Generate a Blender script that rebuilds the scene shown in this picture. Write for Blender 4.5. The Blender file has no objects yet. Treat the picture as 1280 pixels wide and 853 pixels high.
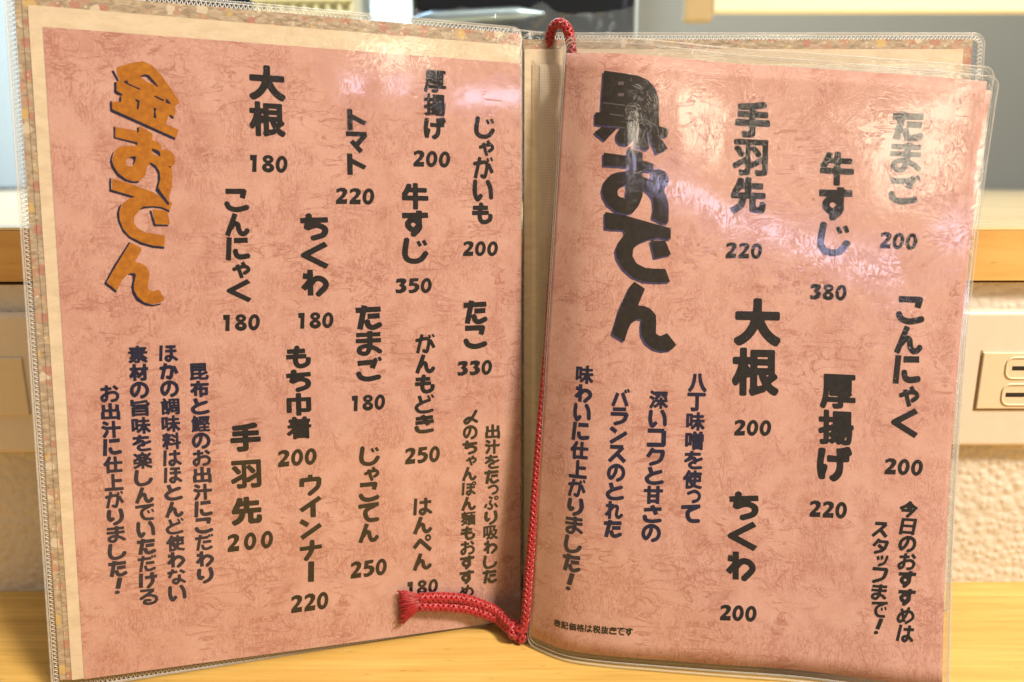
import bpy, bmesh, math, random
import numpy as np
from mathutils import Vector
from mathutils.geometry import delaunay_2d_cdt

# ------------------------------------------------------------------ scene, camera, world, lights
S = bpy.context.scene
C = S.collection
S.render.engine = 'CYCLES'
S.cycles.use_denoising = True
S.cycles.max_bounces = 7
S.cycles.diffuse_bounces = 3
S.cycles.glossy_bounces = 3
S.cycles.use_adaptive_sampling = True
S.cycles.adaptive_threshold = 0.02
S.cycles.transparent_max_bounces = 24
S.cycles.caustics_reflective = False
S.cycles.caustics_refractive = False
S.view_settings.view_transform = 'Standard'
S.view_settings.look = 'None'
S.view_settings.exposure = 0.0
S.view_settings.gamma = 1.0

MM = 0.001
F_PX = 924.0
TH = math.radians(12.5)          # camera looks down a little
LAM = math.radians(6.5)          # the menu leans back a little
cl, sl = math.cos(LAM), math.sin(LAM)
CAM = (-5.0, -319.586, 207.115)

cam_d = bpy.data.cameras.new('camera')
cam = bpy.data.objects.new('camera', cam_d)
C.objects.link(cam)
cam.location = [c * MM for c in CAM]
cam.rotation_euler = (math.pi / 2 - TH, 0, 0)
cam_d.sensor_width = 36.0
cam_d.lens = 36.0 * F_PX / 1280.0
cam_d.clip_start = 0.01
cam_d.clip_end = 50
cam_d.dof.use_dof = True
cam_d.dof.focus_distance = 0.318
cam_d.dof.aperture_fstop = 7.2
S.camera = cam

W = bpy.data.worlds.new('World')
S.world = W
W.use_nodes = True
W.node_tree.nodes['Background'].inputs[0].default_value = (1.0, 0.89, 0.77, 1)
W.node_tree.nodes['Background'].inputs[1].default_value = 0.28


def area(name, loc, target, sx, sy, watts, col, spread=180, shape='RECTANGLE'):
    d = bpy.data.lights.new(name, 'AREA')
    d.shape = shape
    d.size = sx
    d.size_y = sy
    d.energy = watts
    d.color = col
    d.spread = math.radians(spread)
    o = bpy.data.objects.new(name, d)
    C.objects.link(o)
    o.location = loc
    o.rotation_euler = (Vector(target) - Vector(loc)).to_track_quat('-Z', 'Y').to_euler()
    return o


# the warm lamp that throws the shadows to the left, the ceiling over the counter, an added cool lamp brightening the panel behind
area('ceiling_lamp', (1.45, -1.15, 2.1), (0, 0, 0.1), 0.45, 0.45, 127.0, (1.0, 0.88, 0.715))
area('counter_lamp', (0.15, -0.30, 1.6), (0.05, 0, 0), 0.9, 0.5, 6.0, (1.0, 0.84, 0.60))
area('panel_fill_lamp', (-0.35, 0.75, 1.3), (-0.3, 1.05, 0.45), 0.5, 0.4, 20.0, (0.78, 0.90, 1.0))
# lamps of the room behind the viewer, seen as glare in the clear sleeves
area('room_lamp', (1.14, -1.50, 1.03), (0.1, 0, 0.2), 0.24, 0.14, 0.95, (1.0, 0.86, 0.66))
area('room_lamp', (0.72, -1.72, 0.98), (0.1, 0, 0.2), 0.20, 0.08, 0.55, (1.0, 0.86, 0.66))
for x, y, z, w in ((0.60, -1.77, 0.895, 0.07), (0.72, -1.72, 0.895, 0.07), (0.98, -1.62, 0.86, 0.22), (1.26, -1.51, 0.92, 0.10)):
    area('cool_room_lamp', (x, y, z), (0.1, 0, 0.2), w, 0.05, w * 0.05 * 26, (0.66, 0.62, 1.0))  # row of small cool lamps giving the violet glare, not a window


# ------------------------------------------------------------------ helpers
def tag(o, label=None, cat=None, group=None, kind=None):
    for k, v in (('label', label), ('category', cat), ('group', group), ('kind', kind)):
        if v:
            o[k] = v
    return o


def empty(name, loc, label, cat, group=None):
    o = bpy.data.objects.new(name, None)
    o.empty_display_size = 0.02
    C.objects.link(o)
    o.location = [c * MM for c in loc]
    return tag(o, label, cat, group)


def link(name, verts, faces, mat, parent=None, uv=None, smooth=True, origin=(0, 0, 0)):
    """one mesh object; verts are world millimetres, the parent's base is its origin"""
    base = Vector((0, 0, 0))
    p = parent
    while p is not None:
        base += p.location
        p = p.parent
    org = Vector([c * MM for c in origin])
    me = bpy.data.meshes.new(name)
    me.from_pydata([tuple(Vector(v) * MM - base - org) for v in verts], [], [tuple(int(i) for i in f) for f in faces])
    if uv is not None:
        lay = me.uv_layers.new(name='UVMap')
        co = np.array([uv[l.vertex_index] for l in me.loops], dtype=np.float32) * 0.1
        lay.data.foreach_set('uv', co.ravel())
    if smooth:
        me.polygons.foreach_set('use_smooth', [True] * len(me.polygons))
    me.materials.append(mat)
    me.update()
    o = bpy.data.objects.new(name, me)
    C.objects.link(o)
    o.location = org
    if parent is not None:
        o.parent = parent
    return o


def box_vf(x0, x1, y0, y1, z0, z1):
    v = [(x, y, z) for x in (x0, x1) for y in (y0, y1) for z in (z0, z1)]
    f = [(0, 1, 3, 2), (4, 6, 7, 5), (0, 4, 5, 1), (2, 3, 7, 6), (0, 2, 6, 4), (1, 5, 7, 3)]
    return v, f


def bevel_box(name, x0, x1, y0, y1, z0, z1, mat, parent=None, r=1.0, seg=3):
    v, f = box_vf(x0, x1, y0, y1, z0, z1)
    o = link(name, v, f, mat, parent, smooth=False)
    bm = bmesh.new()
    bm.from_mesh(o.data)
    bmesh.ops.recalc_face_normals(bm, faces=bm.faces)
    bmesh.ops.bevel(bm, geom=list(bm.edges), offset=r * MM, segments=seg, affect='EDGES', profile=0.5)
    bm.to_mesh(o.data)
    bm.free()
    return o


def frames(P, closed=False):
    P = np.asarray(P, float)
    n = len(P)
    if closed:
        T = np.roll(P, -1, 0) - np.roll(P, 1, 0)
    else:
        T = np.gradient(P, axis=0)
    T /= np.maximum(np.linalg.norm(T, axis=1)[:, None], 1e-9)
    a = np.array([0, 0, 1.0]) if abs(T[0, 2]) < 0.9 else np.array([1.0, 0, 0])
    N = np.zeros_like(P)
    N[0] = np.cross(T[0], a)
    N[0] /= np.linalg.norm(N[0])
    for i in range(1, n):
        v = N[i - 1] - T[i] * np.dot(N[i - 1], T[i])
        N[i] = v / max(np.linalg.norm(v), 1e-9)
    return T, N, np.cross(T, N)


def tube_vf(P, r, k=6, closed=False, base=0):
    P = np.asarray(P, float)
    T, N, B = frames(P, closed)
    n = len(P)
    r = np.broadcast_to(np.asarray(r, float), (n,))
    ang = np.arange(k) * 2 * math.pi / k
    V = (P[:, None, :] + r[:, None, None] * (np.cos(ang)[None, :, None] * N[:, None, :] + np.sin(ang)[None, :, None] * B[:, None, :])).reshape(-1, 3)
    F = []
    for i in range(n if closed else n - 1):
        j = (i + 1) % n
        for a in range(k):
            b = (a + 1) % k
            F.append((base + i * k + a, base + i * k + b, base + j * k + b, base + j * k + a))
    if not closed:
        F.append(tuple(base + a for a in reversed(range(k))))
        F.append(tuple(base + (n - 1) * k + a for a in range(k)))
    return V, F


class Acc:
    def __init__(self):
        self.v = []
        self.f = []
        self.n = 0

    def add(self, V, F):
        V = np.asarray(V, float)
        self.v.append(V)
        self.f += [tuple(i + self.n for i in f) for f in F]
        self.n += len(V)

    def tube(self, P, r, k=6, closed=False):
        self.add(*tube_vf(P, r, k, closed))

    def box(self, *a):
        self.add(*box_vf(*a))

    def build(self, name, mat, parent=None, **kw):
        return link(name, np.concatenate(self.v), self.f, mat, parent, **kw)


def resample(P, step):
    """Catmull-Rom through P, resampled evenly"""
    P = np.asarray(P, float)
    Q = np.vstack([2 * P[0] - P[1], P, 2 * P[-1] - P[-2]])
    out = []
    for i in range(1, len(Q) - 2):
        for t in np.linspace(0, 1, 24, endpoint=False):
            out.append(0.5 * ((2 * Q[i]) + (-Q[i - 1] + Q[i + 1]) * t + (2 * Q[i - 1] - 5 * Q[i] + 4 * Q[i + 1] - Q[i + 2]) * t * t + (-Q[i - 1] + 3 * Q[i] - 3 * Q[i + 1] + Q[i + 2]) * t ** 3))
    out.append(P[-1])
    out = np.array(out)
    s = np.concatenate([[0], np.cumsum(np.linalg.norm(np.diff(out, axis=0), axis=1))])
    m = max(2, int(s[-1] / step) + 1)
    q = np.linspace(0, s[-1], m)
    return np.stack([np.interp(q, s, out[:, k]) for k in range(out.shape[1])], 1)


# ------------------------------------------------------------------ materials
def mat_new(name):
    m = bpy.data.materials.new(name)
    m.use_nodes = True
    nt = m.node_tree
    nt.nodes.clear()
    out = nt.nodes.new('ShaderNodeOutputMaterial')
    return m, nt, out


def nd(nt, typ, **kw):
    n = nt.nodes.new(typ)
    ins = kw.pop('ins', {})
    for k, v in kw.items():
        setattr(n, k, v)
    for k, v in ins.items():
        if isinstance(v, bpy.types.NodeSocket):
            nt.links.new(v, n.inputs[k])
        else:
            n.inputs[k].default_value = v
    return n


def ramp(nt, fac, stops, interp='LINEAR'):
    r = nd(nt, 'ShaderNodeValToRGB', ins={0: fac})
    r.color_ramp.interpolation = interp
    e = r.color_ramp.elements
    while len(e) < len(stops):
        e.new(0.5)
    for i, (p, c) in enumerate(stops):
        e[i].position = p
        e[i].color = tuple(c) + (1,) if len(c) == 3 else c
    return r.outputs[0]


def math_(nt, op, a, b=None, c=None):
    ins = {0: a}
    if b is not None:
        ins[1] = b
    if c is not None:
        ins[2] = c
    return nd(nt, 'ShaderNodeMath', operation=op, ins=ins).outputs[0]


def mixc(nt, fac, a, b, mode='MIX'):
    n = nd(nt, 'ShaderNodeMix', data_type='RGBA', blend_type=mode)
    for k, v in ((0, fac), (6, a), (7, b)):
        if isinstance(v, bpy.types.NodeSocket):
            nt.links.new(v, n.inputs[k])
        else:
            n.inputs[k].default_value = v if k == 0 else (tuple(v) + (1,) if len(v) == 3 else v)
    return n.outputs[2]


def coords(nt, kind='UV', scale=(1, 1, 1), rot=(0, 0, 0), loc=(0, 0, 0)):
    tc = nd(nt, 'ShaderNodeTexCoord')
    mp = nd(nt, 'ShaderNodeMapping', ins={0: tc.outputs[kind], 1: loc, 2: rot, 3: scale})
    return mp.outputs[0]


def noise(nt, vec, scale, detail=3, rough=0.5, dist=0.0):
    return nd(nt, 'ShaderNodeTexNoise', ins={'Vector': vec, 'Scale': scale, 'Detail': detail, 'Roughness': rough, 'Distortion': dist}).outputs['Fac']


def bump(nt, h, strength, dist):
    return nd(nt, 'ShaderNodeBump', ins={'Strength': strength, 'Distance': dist, 'Height': h}).outputs[0]


def pbsdf(nt, out, **kw):
    b = nd(nt, 'ShaderNodeBsdfPrincipled')
    for k, v in kw.items():
        k = k.replace('_', ' ')
        if isinstance(v, bpy.types.NodeSocket):
            nt.links.new(v, b.inputs[k])
        else:
            if k == 'Base Color' and len(v) == 3:
                v = tuple(v) + (1,)
            b.inputs[k].default_value = v
    nt.links.new(b.outputs[0], out.inputs[0])
    return b


def plain(name, col, rough=0.5, **kw):
    m, nt, out = mat_new(name)
    n = noise(nt, coords(nt, 'Object'), 220, 4, 0.6)
    c = mixc(nt, n, tuple(x * 0.93 for x in col), tuple(min(1, x * 1.06) for x in col))
    pbsdf(nt, out, Base_Color=c, Roughness=rough, **kw)
    return m


def leather(nt):
    """creases of the pressed-leather print: (mottling 0..1, crease 0..1); UV unit = 1 cm"""
    uv = coords(nt, 'UV')
    big = noise(nt, uv, 0.35, 4, 0.6, 0.6)
    mid = noise(nt, uv, 1.3, 5, 0.65, 0.8)
    uvs = coords(nt, 'UV', scale=(2.5, 0.85, 1), rot=(0, 0, 0.15))
    r1 = noise(nt, uvs, 1.55, 5, 0.60, 1.5)
    v1 = math_(nt, 'ABSOLUTE', math_(nt, 'SUBTRACT', r1, 0.5))
    v1 = ramp(nt, v1, [(0.0, (1, 1, 1)), (0.042, (0, 0, 0))])
    uvd = coords(nt, 'UV', scale=(0.7, 1.9, 1), rot=(0, 0, 0.75), loc=(3, 7, 0))
    r2 = noise(nt, uvd, 0.75, 4, 0.6, 1.2)
    v2 = math_(nt, 'ABSOLUTE', math_(nt, 'SUBTRACT', r2, 0.5))
    v2 = ramp(nt, v2, [(0.0, (1, 1, 1)), (0.034, (0, 0, 0))])
    patch = ramp(nt, noise(nt, coords(nt, 'UV', loc=(9, 2, 0)), 0.55, 3, 0.55, 0.4), [(0.42, (0, 0, 0)), (0.58, (1, 1, 1))])
    patch2 = ramp(nt, noise(nt, coords(nt, 'UV', loc=(1, 5, 3)), 0.42, 2, 0.5, 0.4), [(0.47, (0, 0, 0)), (0.58, (1, 1, 1))])
    fine = nd(nt, 'ShaderNodeTexVoronoi', feature='DISTANCE_TO_EDGE',
              ins={'Vector': nd(nt, 'ShaderNodeVectorMath', operation='ADD', ins={0: coords(nt, 'UV', scale=(1.5, 0.8, 1)), 1: nd(nt, 'ShaderNodeTexNoise', ins={'Vector': uv, 'Scale': 3.0, 'Detail': 3.0}).outputs['Color']}).outputs[0], 'Scale': 4.2}).outputs['Distance']
    v3 = ramp(nt, fine, [(0.0, (1, 1, 1)), (0.10, (0, 0, 0))])
    p3 = ramp(nt, noise(nt, coords(nt, 'UV', loc=(4, 8, 1)), 0.8, 3, 0.6, 0.5), [(0.46, (0, 0, 0)), (0.66, (1, 1, 1))])
    a = math_(nt, 'MULTIPLY', v1, math_(nt, 'MULTIPLY_ADD', patch, 0.85, 0.10))
    b = math_(nt, 'MULTIPLY', v2, patch2)
    c = math_(nt, 'MULTIPLY', math_(nt, 'MULTIPLY', v3, p3), 0.75)
    crease = math_(nt, 'MAXIMUM', math_(nt, 'MAXIMUM', a, b), c)
    mott = math_(nt, 'ADD', math_(nt, 'MULTIPLY', big, 0.55), math_(nt, 'MULTIPLY', mid, 0.45))
    return mott, crease, patch, mid


def make_pink():
    m, nt, out = mat_new('pink_leatherette_print')
    mott, crease, patch, mid = leather(nt)
    base = ramp(nt, mott, [(0.32, (0.46, 0.240, 0.195)), (0.48, (0.525, 0.302, 0.255)), (0.64, (0.560, 0.338, 0.292))])
    base = mixc(nt, math_(nt, 'MULTIPLY', patch, 0.10), base, (0.42, 0.18, 0.14))
    base = mixc(nt, math_(nt, 'MULTIPLY', crease, 0.80), base, (0.31, 0.115, 0.085))
    g = noise(nt, coords(nt, 'UV', scale=(1.5, 1, 1)), 11, 3, 0.7)
    base = mixc(nt, 0.35, base, ramp(nt, g, [(0.3, (0.34, 0.34, 0.34)), (0.7, (0.64, 0.64, 0.64))]), 'OVERLAY')
    pbsdf(nt, out, Base_Color=base, Roughness=0.6, Specular_IOR_Level=0.25)
    return m


def make_film(name, bstr, rough, milky=0.0, crinkle=1.0, ior=1.5):
    """thin clear vinyl: mostly see-through with a wrinkled gloss"""
    m, nt, out = mat_new(name)
    mott, crease, patch, mid = leather(nt)
    h1 = math_(nt, 'MULTIPLY', crease, -0.30)
    h2 = math_(nt, 'MULTIPLY', noise(nt, coords(nt, 'UV'), 0.9, 2, 0.5, 0.6), 0.9 * crinkle)
    h3 = math_(nt, 'MULTIPLY', noise(nt, coords(nt, 'UV', scale=(1.4, 1, 1)), 5.0, 3, 0.6, 0.4), 0.17)
    h4 = math_(nt, 'MULTIPLY', noise(nt, coords(nt, 'UV'), 22, 2, 0.5), 0.035)
    h = math_(nt, 'ADD', math_(nt, 'ADD', h1, h2), math_(nt, 'ADD', h3, h4))
    nrm = bump(nt, h, bstr, 0.00006)
    # gloss by angle, the same from both sides of the film
    lw = nd(nt, 'ShaderNodeLayerWeight', ins={'Blend': 0.5, 'Normal': nrm}).outputs['Facing']
    fr = math_(nt, 'MULTIPLY_ADD', math_(nt, 'POWER', lw, 5.0), 0.90, 0.055)
    gl = nd(nt, 'ShaderNodeBsdfGlossy', ins={'Color': (1, 1, 1, 1), 'Roughness': rough, 'Normal': nrm})
    tr = nd(nt, 'ShaderNodeBsdfTransparent', ins={'Color': (0.985, 0.985, 0.98, 1)})
    base = tr.outputs[0]
    if milky > 0:
        df = nd(nt, 'ShaderNodeBsdfDiffuse', ins={'Color': (0.50, 0.62, 0.74, 1)})
        base = nd(nt, 'ShaderNodeMixShader', ins={0: milky, 1: base, 2: df.outputs[0]}).outputs[0]
    mx = nd(nt, 'ShaderNodeMixShader', ins={0: fr, 1: base, 2: gl.outputs[0]})
    nt.links.new(mx.outputs[0], out.inputs[0])
    return m


def make_paper(name, c0, c1, fib=1.0, rough=0.8):
    m, nt, out = mat_new(name)
    uv = coords(nt, 'UV', scale=(0.6, 1.4, 1))
    n1 = noise(nt, uv, 1.6, 5, 0.65, 0.5)
    n2 = noise(nt, coords(nt, 'UV', scale=(0.5, 5, 1)), 8, 3, 0.6, 0.3)
    f = math_(nt, 'ADD', math_(nt, 'MULTIPLY', n1, 0.65), math_(nt, 'MULTIPLY', n2, 0.35 * fib))
    c = ramp(nt, f, [(0.36, c0), (0.60, c1)])
    pbsdf(nt, out, Base_Color=c, Roughness=rough, Specular_IOR_Level=0.2, Normal=bump(nt, n2, 0.25, 0.0002))
    return m


def make_gauze():
    m, nt, out = mat_new('gauze_lining')
    w1 = nd(nt, 'ShaderNodeTexWave', bands_direction='Y', ins={'Vector': coords(nt, 'UV'), 'Scale': 2.6, 'Distortion': 1.2, 'Detail': 2.0, 'Detail Scale': 2.0}).outputs['Fac']
    w2 = nd(nt, 'ShaderNodeTexWave', bands_direction='X', ins={'Vector': coords(nt, 'UV'), 'Scale': 2.6, 'Distortion': 1.0, 'Detail': 2.0}).outputs['Fac']
    n = noise(nt, coords(nt, 'UV'), 0.7, 3)
    f = math_(nt, 'ADD', math_(nt, 'MULTIPLY', math_(nt, 'ADD', w1, w2), 0.22), math_(nt, 'MULTIPLY', n, 0.6))
    c = ramp(nt, f, [(0.3, (0.60, 0.51, 0.41)), (0.75, (0.76, 0.67, 0.56))])
    pbsdf(nt, out, Base_Color=c, Roughness=0.8, Specular_IOR_Level=0.2)
    return m


def make_floral():
    m, nt, out = mat_new('faded_floral_paper')
    uv = coords(nt, 'UV')
    base = ramp(nt, noise(nt, coords(nt, 'UV', scale=(0.8, 2.2, 1)), 3.0, 4, 0.65, 0.7),
                [(0.32, (0.22, 0.165, 0.115)), (0.50, (0.37, 0.29, 0.205)), (0.66, (0.48, 0.39, 0.29))])
    warp = nd(nt, 'ShaderNodeVectorMath', operation='ADD', ins={0: uv, 1: nd(nt, 'ShaderNodeVectorMath', operation='SCALE', ins={0: nd(nt, 'ShaderNodeTexNoise', ins={'Vector': uv, 'Scale': 5.0, 'Detail': 2.0}).outputs['Color'], 'Scale': 0.22}).outputs[0]}).outputs[0]
    vo = nd(nt, 'ShaderNodeTexVoronoi', feature='F1', ins={'Vector': warp, 'Scale': 1.9, 'Randomness': 1.0})
    cellr = nd(nt, 'ShaderNodeSeparateColor', ins={0: vo.outputs['Color']})
    fcol = ramp(nt, cellr.outputs[0], [(0.0, (0.40, 0.16, 0.12)), (0.30, (0.46, 0.24, 0.17)), (0.45, (0.56, 0.38, 0.12)), (0.62, (0.62, 0.54, 0.42)), (0.8, (0.42, 0.24, 0.17))], 'CONSTANT')
    mask = ramp(nt, vo.outputs['Distance'], [(0.36, (1, 1, 1)), (0.47, (0, 0, 0))])
    c = mixc(nt, math_(nt, 'MULTIPLY', mask, 0.72), base, fcol)
    v2 = nd(nt, 'ShaderNodeTexVoronoi', feature='F1', ins={'Vector': warp, 'Scale': 5.2})
    m2 = ramp(nt, v2.outputs['Distance'], [(0.22, (1, 1, 1)), (0.32, (0, 0, 0))])
    c2 = nd(nt, 'ShaderNodeSeparateColor', ins={0: v2.outputs['Color']})
    sel = ramp(nt, c2.outputs[1], [(0.0, (0, 0, 0)), (0.62, (1, 1, 1))], 'CONSTANT')
    c = mixc(nt, math_(nt, 'MULTIPLY', math_(nt, 'MULTIPLY', m2, sel), 0.7), c, ramp(nt, c2.outputs[0], [(0.0, (0.62, 0.55, 0.43)), (0.5, (0.52, 0.36, 0.12)), (0.75, (0.38, 0.14, 0.10))], 'CONSTANT'))
    pbsdf(nt, out, Base_Color=c, Roughness=0.6, Specular_IOR_Level=0.3)
    return m


def make_ink(name, col, rough=0.45, mottled=None):
    m, nt, out = mat_new(name)
    n = noise(nt, coords(nt, 'Object'), 420, 4, 0.65)
    hi = mottled or tuple(x * 1.6 + 0.004 for x in col)
    c = ramp(nt, n, [(0.35, col), (0.68, hi)])
    pbsdf(nt, out, Base_Color=c, Roughness=rough, Specular_IOR_Level=0.15)
    return m


def make_wood(name, c0, c1, c2, grain=(6, 90, 90), rough=0.38, coat=0.25, scale=1.0):
    m, nt, out = mat_new(name)
    vec = coords(nt, 'Object', scale=grain)
    n1 = noise(nt, vec, 1.0 * scale, 6, 0.62, 0.9)
    vec2 = coords(nt, 'Object', scale=tuple(g * 5 for g in grain))
    n2 = noise(nt, vec2, 1.0 * scale, 4, 0.6, 0.4)
    big = noise(nt, coords(nt, 'Object'), 7, 2, 0.5)
    f = math_(nt, 'ADD', math_(nt, 'ADD', math_(nt, 'MULTIPLY', n1, 0.55), math_(nt, 'MULTIPLY', n2, 0.25)), math_(nt, 'MULTIPLY', big, 0.2))
    c = ramp(nt, f, [(0.36, c0), (0.50, c1), (0.64, c2)])
    # small pores
    po = nd(nt, 'ShaderNodeTexVoronoi', feature='F1', ins={'Vector': coords(nt, 'Object', scale=(60, 260, 260)), 'Scale': 1.0})
    pm = ramp(nt, po.outputs['Distance'], [(0.05, (1, 1, 1)), (0.13, (0, 0, 0))])
    c = mixc(nt, math_(nt, 'MULTIPLY', pm, 0.35), c, tuple(x * 0.45 for x in c0))
    rr = math_(nt, 'MULTIPLY_ADD', n2, 0.16, rough - 0.08)
    pbsdf(nt, out, Base_Color=c, Roughness=rr, Coat_Weight=coat, Coat_Roughness=0.18, Normal=bump(nt, f, 0.12, 0.0004))
    return m


def make_wallpaper():
    m, nt, out = mat_new('pebbled_wallpaper')
    v = nd(nt, 'ShaderNodeTexVoronoi', feature='SMOOTH_F1', ins={'Vector': coords(nt, 'Object'), 'Scale': 250.0, 'Smoothness': 0.7}).outputs['Distance']
    n = noise(nt, coords(nt, 'Object'), 120, 4, 0.6)
    n2 = noise(nt, coords(nt, 'Object'), 18, 3, 0.5)
    c = ramp(nt, n2, [(0.3, (0.61, 0.545, 0.455)), (0.7, (0.70, 0.635, 0.54))])
    h = math_(nt, 'ADD', math_(nt, 'MULTIPLY', v, -1.0), math_(nt, 'MULTIPLY', n, 0.5))
    pbsdf(nt, out, Base_Color=c, Roughness=0.7, Normal=bump(nt, h, 0.65, 0.0016))
    return m


def make_cord():
    m, nt, out = mat_new('red_silk_cord')
    n = noise(nt, coords(nt, 'Object', scale=(1, 1, 1)), 900, 2, 0.6)
    c = ramp(nt, n, [(0.3, (0.24, 0.003, 0.006)), (0.7, (0.42, 0.007, 0.010))])
    pbsdf(nt, out, Base_Color=c, Roughness=0.38, Sheen_Weight=0.2, Specular_IOR_Level=0.6)
    return m


M = dict(
    pink=make_pink(),
    film=make_film('clear_sleeve_film', 0.5, 0.035),
    film_left=make_film('clear_cover_film', 0.4, 0.035),
    cream=make_paper('cream_washi_paper', (0.55, 0.445, 0.32), (0.66, 0.555, 0.42)),
    ivory=make_paper('ivory_lining_paper', (0.66, 0.57, 0.43), (0.77, 0.68, 0.53), 0.6),
    gauze=make_gauze(),
    floral=make_floral(),
    ink=make_ink('black_print', (0.010, 0.008, 0.007)),
    navy=make_ink('navy_print', (0.010, 0.009, 0.026)),
    title_black=make_ink('dark_brown_title_print', (0.014, 0.010, 0.007), 0.45, (0.028, 0.020, 0.013)),
    title_purple=make_ink('purple_shadow_print', (0.040, 0.032, 0.080)),
    title_gold=make_ink('gold_orange_title_print', (0.31, 0.105, 0.007), 0.5, (0.43, 0.165, 0.013)),
    table=make_wood('pale_yellow_counter_wood', (0.46, 0.265, 0.060), (0.60, 0.370, 0.097), (0.70, 0.465, 0.14), (5, 160, 60)),
    ledge=make_wood('honey_ledge_wood', (0.52, 0.28, 0.075), (0.65, 0.375, 0.11), (0.72, 0.45, 0.15), (7, 60, 60)),
    ledge_top=make_wood('varnished_ledge_top_wood', (0.76, 0.59, 0.30), (0.83, 0.67, 0.38), (0.88, 0.73, 0.44), (5, 60, 60), 0.25, 0.5),
    wallpaper=make_wallpaper(),
    plate=plain('cream_plastic', (0.70, 0.61, 0.51), 0.35),
    module=plain('cream_module_plastic', (0.70, 0.59, 0.42), 0.32),
    slot=plain('dark_slot', (0.012, 0.010, 0.008), 0.6),
    cord=make_cord(),
    grey_wall=plain('grey_kitchen_wall', (0.17, 0.185, 0.18), 0.55),
    blue_panel=plain('pale_blue_panel', (0.56, 0.73, 0.86), 0.35),
    black_gloss=plain('black_lacquer', (0.008, 0.010, 0.014), 0.16),
    beam_end_shade=plain('tan_beam_shade', (0.40, 0.29, 0.14), 0.5),
    cream_beam=plain('cream_painted_beam', (0.80, 0.72, 0.52), 0.5),
    sheen_metal=plain('pale_sheen_metal', (0.34, 0.46, 0.56), 0.42, Metallic=1.0),
    yellow_crate=plain('pale_yellow_plastic', (0.66, 0.66, 0.46), 0.45),
)


def make_rim(name, alpha, col, rough=0.15):
    m, nt, out = mat_new(name)
    n = noise(nt, coords(nt, 'Object'), 300, 3, 0.6)
    tr = nd(nt, 'ShaderNodeBsdfTransparent', ins={'Color': (0.96, 0.96, 0.96, 1)})
    b = nd(nt, 'ShaderNodeBsdfPrincipled', ins={'Base Color': col + (1,), 'Roughness': rough})
    f = math_(nt, 'MULTIPLY_ADD', n, 0.3, alpha - 0.15)
    mx = nd(nt, 'ShaderNodeMixShader', ins={0: f, 1: tr.outputs[0], 2: b.outputs[0]})
    nt.links.new(mx.outputs[0], out.inputs[0])
    return m


M['rim'] = make_rim('clear_welded_rim', 0.26, (0.80, 0.78, 0.74))
M['stitch'] = make_rim('clear_stitched_thread', 0.72, (0.82, 0.80, 0.77), 0.25)
M['bag'] = make_film('crumpled_clear_bag', 1.0, 0.07, 0.09, 9.0)


# ------------------------------------------------------------------ the setting: counter, wall, ledge, kitchen behind
def wall_y(x):
    return 27.0 + 0.0175 * x


v = [(-900, -800, 0), (900, -800, 0), (900, wall_y(900), 0), (-900, wall_y(-900), 0)]
v += [(a, b, -30) for a, b, _ in v]
counter = link('counter_top', v, [(0, 1, 2, 3), (7, 6, 5, 4), (0, 4, 5, 1), (1, 5, 6, 2), (2, 6, 7, 3), (3, 7, 4, 0)], M['table'], smooth=False)
tag(counter, 'pale yellow wooden counter top under the menu', 'counter', kind='structure')

a = Acc()
v = [(-900, wall_y(-900), -30), (900, wall_y(900), -30), (900, wall_y(900), 158), (-900, wall_y(-900), 158)]
v += [(x, y + 25, z) for x, y, z in v]
a.add(v, [(0, 1, 2, 3), (7, 6, 5, 4), (3, 2, 6, 7), (0, 4, 5, 1), (1, 5, 6, 2), (3, 7, 4, 0)])
wall = a.build('wall', M['wallpaper'], smooth=False)
tag(wall, 'cream pebbled wallpaper wall below the wooden ledge', 'wall', kind='structure')

# thin open seam in the wallpaper, right of the menu
P = resample([(214, wall_y(214) - 0.1, 77), (213.5, wall_y(213) - 0.1, 62), (211, wall_y(211) - 0.1, 46), (209.5, wall_y(209) - 0.1, 30)], 2)
a = Acc()
a.tube(P, 0.28, 5)
o = a.build('wallpaper_seam', plain('seam_shadow_paper', (0.34, 0.27, 0.19), 0.9), wall)

ledge = empty('wooden_ledge', (0, 24, 159.6), 'honey coloured wooden ledge above the outlets with a pale varnished top', 'ledge')


def ledge_y(x):
    return 23.0 + 0.009 * x


v = [(-900, ledge_y(-900), 159.8), (900, ledge_y(900), 159.8), (900, 60, 159.8), (-900, 60, 159.8)]
v += [(x, y, 183.2) for x, y, _ in v]
o = link('front_board', v, [(3, 2, 1, 0), (4, 5, 6, 7), (0, 1, 5, 4), (1, 2, 6, 5), (2, 3, 7, 6), (3, 0, 4, 7)], M['ledge'], ledge, smooth=False)
v = [(-900, ledge_y(-900) + 0.4, 183.4), (900, ledge_y(900) + 0.4, 183.4), (900, 1240, 183.4), (-900, 1240, 183.4)]
v += [(x, y, 184.6) for x, y, _ in v]
o = link('top_board', v, [(3, 2, 1, 0), (4, 5, 6, 7), (0, 1, 5, 4), (1, 2, 6, 5), (2, 3, 7, 6), (3, 0, 4, 7)], M['ledge_top'], ledge, smooth=False)

v, f = box_vf(-1500, 1500, 1250, 1290, 150, 1400)
kw = link('kitchen_wall', v, f, M['grey_wall'], smooth=False)
tag(kw, 'blurred grey kitchen wall behind the ledge', 'wall', kind='structure')

pan = empty('cabinet_panel', (-200, 1200, 184.6), 'pale blue cabinet panel, out of focus behind the left page', 'cabinet')
bevel_box('panel', -1100, 235, 1200, 1248, 184.8, 900, M['blue_panel'], pan, 4)
bevel_box('vent', -700, -493, 1186, 1199.5, 521, 600, M['black_gloss'], pan, 3)

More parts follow.
